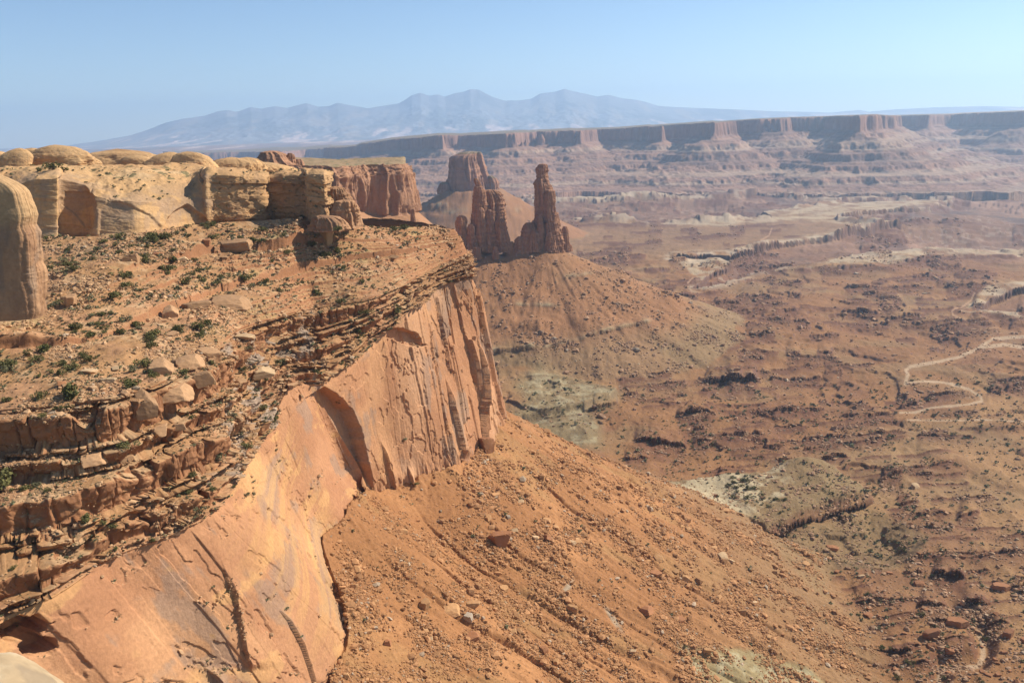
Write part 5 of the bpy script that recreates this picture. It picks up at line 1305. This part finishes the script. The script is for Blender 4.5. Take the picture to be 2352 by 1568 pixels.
def twigs(seed, k=6):
    r_ = np.random.default_rng(seed); V, F = [], []
    for i in range(k):
        d = np.array([r_.normal(0, .35), r_.normal(0, .35), r_.uniform(.4, .8)]); s_ = np.cross(d, [0.3, 1, 0.1]); s_ = s_ / np.linalg.norm(s_); u_ = np.cross(d, s_); u_ /= np.linalg.norm(u_)
        o_ = len(V)
        for (q, w_) in ((np.array([0, 0, -0.12]), .06), (d * .5 + [0, 0, -0.02], .04), (d, .012)):
            for j in range(4): V.append(q + w_ * (s_ * math.cos(j * 1.5708) + u_ * math.sin(j * 1.5708)))
        for l_ in range(2):
            for j in range(4): F.append((o_ + l_ * 4 + j, o_ + l_ * 4 + (j + 1) % 4, o_ + l_ * 4 + 4 + (j + 1) % 4, o_ + l_ * 4 + 4 + j))
    return np.array(V), np.array(F)
LF = [mesh_from('foliage', *leaves(520, 10 + i, 6 + i % 3, 0.105), M_leaf, smooth=False) for i in range(5)]
LS = [mesh_from('foliage', *leaves(300, 30 + i, 5, 0.10), M_sage, smooth=False) for i in range(4)]
TW = [mesh_from('stem', *twigs(50 + i), M_wood, smooth=False) for i in range(3)]
ns = [0]
def shrub(p, r, label, group=None, sage=False, tall=1.0):
    i = ns[0]; ns[0] += 1
    o = add('shrub', None, label=label, cat='shrub', group=group)
    o.location = (float(p[0]), float(p[1]), float(p[2]) - 0.05 * r); o.rotation_euler = (0, 0, i * 2.4); o.scale = (r, r, r * tall)
    add('foliage', (LS if sage else LF)[i % (4 if sage else 5)], parent=o)
    add('stem', TW[i % 3], parent=o)
    return o
def shrub_px(px, py, wpx, label, tall=1.0, **kw):
    s_ = surf(px, py)
    if s_ is None: return
    D_k = float(np.dot(s_[0], _f)); shrub(s_[0], wpx * D_k / FPX / 2 / 0.82, label, tall=tall, **kw)
for (x, y, w_, lab, tall) in [(505, 395, 170, 'wide green bush on the edge of the upper dark ledge', 0.9), (915, 330, 105, 'olive bush right of the wide green bush near the boulder pile', 0.8), (270, 405, 70, 'dark upright bush left of the wide green bush on the ledge', 1.2), (290, 85, 115, 'loose spreading bush out on the sandy bench', 0.8),
        (1035, 45, 60, 'dark narrow bush standing behind the boulder pile', 1.3), (30, 1030, 190, 'big dark bush at the left edge on the lower ledge', 1.1), (185, 935, 70, 'thin green bush growing from the shadowed ledge', 1.1), (500, 910, 75, 'pale green bush on the lower ledge among flat slabs', 0.9), (140, 1040, 70, 'small bush right of the big dark bush at the left edge', 0.9),
        (1060, 255, 65, 'bright green bush wedged between the rim boulders', 0.9), (1930, 180, 105, 'dark low bush on the slabs above the alcove', 0.7), (620, 145, 65, 'dark round bush on the bench just behind the pale slab', 1.0), (490, 205, 90, 'flat olive bush above the low red ledge', 0.7), (400, 235, 65, 'grey-green round bush above the low red ledge', 1.0), (270, 135, 75, 'pale olive bush below the loose spreading bush', 0.9), (45, 430, 75, 'low olive bush at the far left of the upper ledge', 0.7)]:
    q = z4(x, y); shrub_px(q[0], q[1], w_ / 3, lab, tall)
for (x, y, w_, lab, tall) in [(515, 1345, 90, 'dense round bush right of the left one on the open bench', 0.95), (150, 1385, 85, 'dense dark bush on the open bench, left of the round one', 1.05), (925, 1320, 75, 'round dark bush near the middle of the open bench', 0.9), (1430, 1310, 85, 'dark bush, right one of the pair below the sloping slab', 0.9), (1360, 1345, 90, 'dark bush, left one of the pair below the sloping slab', 0.9),
        (1680, 1010, 100, 'dark spreading juniper just behind the long overhanging slab', 0.8), (1285, 1030, 70, 'dark pointed juniper in the middle of the bench', 1.2), (780, 1120, 95, 'olive bush with a light top, left of the sloping slab', 0.8), (880, 975, 100, 'dark spreading bush half way to the pale wall', 0.7), (1190, 890, 75, 'dark leaning bush among pale stones', 1.0), (1670, 1380, 10, 'tiny bush by the wide pale slab', 1.0),
        (370, 240, 90, 'dark juniper on top of the pale wall, tallest in its clump', 0.9), (280, 250, 50, 'small juniper at the left end of the clump on the pale wall', 0.9), (440, 245, 80, 'low juniper at the right end of the clump on the pale wall', 0.6), (2080, 580, 60, 'dark bush at the foot of the pale wall near its right end', 0.8), (2325, 665, 60, 'round bush right of the foot of the pale wall', 1.0), (700, 1245, 85, 'olive bush on the orange slope right of the wedge-shaped rock', 0.6),
        (650, 1385, 85, 'low dark bush in the middle foreground of the open bench', 0.6), (1035, 1430, 60, 'dark upright bush at the near edge of the open bench', 1.2)]:
    q = zz1(x, y); shrub_px(q[0], q[1], w_ / 3, lab, tall)
rs_ = np.random.default_rng(91)
cl2 = np.clip(fbm2(vp[:, 0] / 18, vp[:, 1] / 18, 3, 921) * 1.6 + 0.5, 0.05, 1.4)
def shrubs(n, cond, w0, lo, hi, label, group, sage_p=0.3, real=None):
    c_ = np.where(cond)[0]; wgt = cl2[c_]
    for k in rs_.choice(c_, n, replace=False, p=wgt / wgt.sum()):
        wpx = float(np.clip(np.exp(rs_.normal(math.log(w0), 0.32)), lo, hi))
        r_ = wpx * vz[k] / FPX / 2 / 0.82
        if real: r_ = float(rs_.uniform(*real))
        shrub(vp[k], r_, label, group, sage=rs_.uniform() < sage_p, tall=float(rs_.uniform(0.7, 1.1)))
bench_c = (vt == 0) & (vn[:, 2] > 0.72) & (vx < 1060) & (vy > 515)
shrubs(82, bench_c & (vy > 660), 19, 10, 32, 'mid-sized desert shrub scattered over the near part of the bench', 'shrubs on the near bench', 0.25)
shrubs(105, bench_c & (vy <= 660), 14, 8, 24, 'small desert shrub scattered over the far part of the bench', 'shrubs on the far bench', 0.3)
shrubs(26, g_ & (np.hypot((vx - 1680) / 130, (vy - 1150) / 60) < 1) & (f_t < 0.5), 10, 6, 15, 'small green shrub dotted over the cream mound', 'shrubs on the cream mound', 0.1)
shrubs(34, g_ & (vx > 1850) & (vy > 1250) & (f_t < 0.4), 11, 7, 17, 'small shrub on the broken red ground at the lower right', 'shrubs at the lower right', 0.3)
# ground cover too small and many to count
V_, F_, o_ = [], [], 0
cnd = np.where((bench_c | ((vt == 2) & (vn[:, 2] > 0.8)) | (g_ & (vz < 1000) & (f_t < 0.3)) | (g_ & (vz < 500) & (rs_.uniform(0, 1, len(vz)) < 0.06))))[0]
wg = cl2[cnd] * np.where(vt[cnd] == 0, 1.0, np.where(vt[cnd] == 2, 0.35, 0.35))
proto = [leaves(26, 70 + i, 3, 0.30) for i in range(6)]
for n_i, k in enumerate(rs_.choice(cnd, 6500, p=wg / wg.sum())):
    r_ = float(np.clip(np.exp(rs_.normal(math.log(3.4), 0.5)), 1.2, 9)) * vz[k] / FPX
    V0, F0 = proto[n_i % 6]; a_ = rs_.uniform(0, 6.28)
    Rm = np.array([[math.cos(a_), -math.sin(a_), 0], [math.sin(a_), math.cos(a_), 0], [0, 0, 0.8]])
    V_.append(V0 @ Rm.T * r_ + vp[k]); F_.append(F0 + o_); o_ += len(V0)
me = mesh_from('low_brush', np.concatenate(V_), np.concatenate(F_), M_sage, smooth=False)
add('low_brush', me, kind='stuff', label='sparse low brush and dry grass tufts')

# the ledge of pale rock the viewer stands on: its edge shows at the lower left
n_u, n_v = 240, 420
U_ = np.linspace(0, 1, n_u)[:, None]; V__ = np.linspace(0, 1, n_v)[None, :]
edge = np.array([(-8, 4.2), (-3.2, 3.9), (-2.3, 3.7), (-1.95, 3.5), (-1.67, 3.2), (-1.5, 2.9), (-1.2, 2.3), (-0.5, 1.6), (1.5, 1.0), (6, 0.8)], float)
et = np.concatenate([[0], np.cumsum(np.linalg.norm(np.diff(edge, axis=0), axis=1))])
ex = pchip(et, edge[:, 0], np.linspace(0, et[-1], n_v)); ey = pchip(et, edge[:, 1], np.linspace(0, et[-1], n_v))
prof_y = np.concatenate([np.linspace(-12, -0.4, 150), -0.4 * (1 - np.sin(np.linspace(0, math.pi / 2, 60))), np.linspace(0.02, 0.1, 30)])
prof_z = np.concatenate([np.full(150, 0.0), -0.35 * (1 - np.cos(np.linspace(0, math.pi / 2, 60))), np.linspace(-0.4, -30, 30)])
P = np.stack([np.repeat(ex[None], n_u, 0), ey[None] + prof_y[:, None], prof_z[:, None] + np.zeros((1, n_v)) - 2.05], -1)
P[..., 2] += 0.10 * fbm2(P[..., 0] * 1.1, P[..., 1] * 1.1, 4, 931) + 0.02 * fbm2(P[..., 0] * 8, P[..., 1] * 8, 4, 934); P[..., 1] += 0.12 * fbm2(P[..., 0] * 2, P[..., 2] * 1.5, 3, 933)
c = np.empty(P.shape, dtype=np.float32); c[:] = (0.66, 0.53, 0.36)
c = mixc(c, [0.42, 0.29, 0.16], sst(0.0, 0.35, fbm2(P[..., 0] * 3.5, P[..., 1] * 3.5, 5, 935, gain=0.65)) * 0.6)
c = mixc(c, [0.25, 0.2, 0.15], sst(0.22, 0.34, fbm2(P[..., 0] * 9, P[..., 1] * 9, 3, 937)) * 0.5)
grid_obj('viewpoint_ledge', P, c, rock_mat('pale_ledge_rock', 6, 0.8, 0.35, 0.15, dist=0.03), kind='structure', label='pale sunlit rock at the bottom left corner')

# ================================================================== HAZE
hm = bpy.data.meshes.new('haze')
bx = 30000.0; zb_, zt_ = -420.0, 900.0
zmax = float(Pm[..., 2].max())
zt_ = zmax + 40
vv = [(-bx, -3000, zb_), (bx, -3000, zb_), (bx, 28500, zb_), (-bx, 28500, zb_), (-bx, -3000, zt_), (bx, -3000, zt_), (bx, 28500, zt_), (-bx, 28500, zt_)]
hm.from_pydata(vv, [], [(0, 3, 2, 1), (4, 5, 6, 7), (0, 1, 5, 4), (1, 2, 6, 5), (2, 3, 7, 6), (3, 0, 4, 7)])
mh = bpy.data.materials.new('haze_air'); mh.use_nodes = True
tn = mh.node_tree
tn.nodes.remove(tn.nodes['Principled BSDF'])
pv = tn.nodes.new('ShaderNodeVolumePrincipled')
pv.inputs['Color'].default_value = (0.54, 0.76, 1.0, 1)
pv.inputs['Density'].default_value = 5.9e-5
pv.inputs['Anisotropy'].default_value = 0.4
tn.links.new(pv.outputs[0], tn.nodes['Material Output'].inputs['Volume'])
hm.materials.append(mh)
add('haze', hm, kind='stuff')
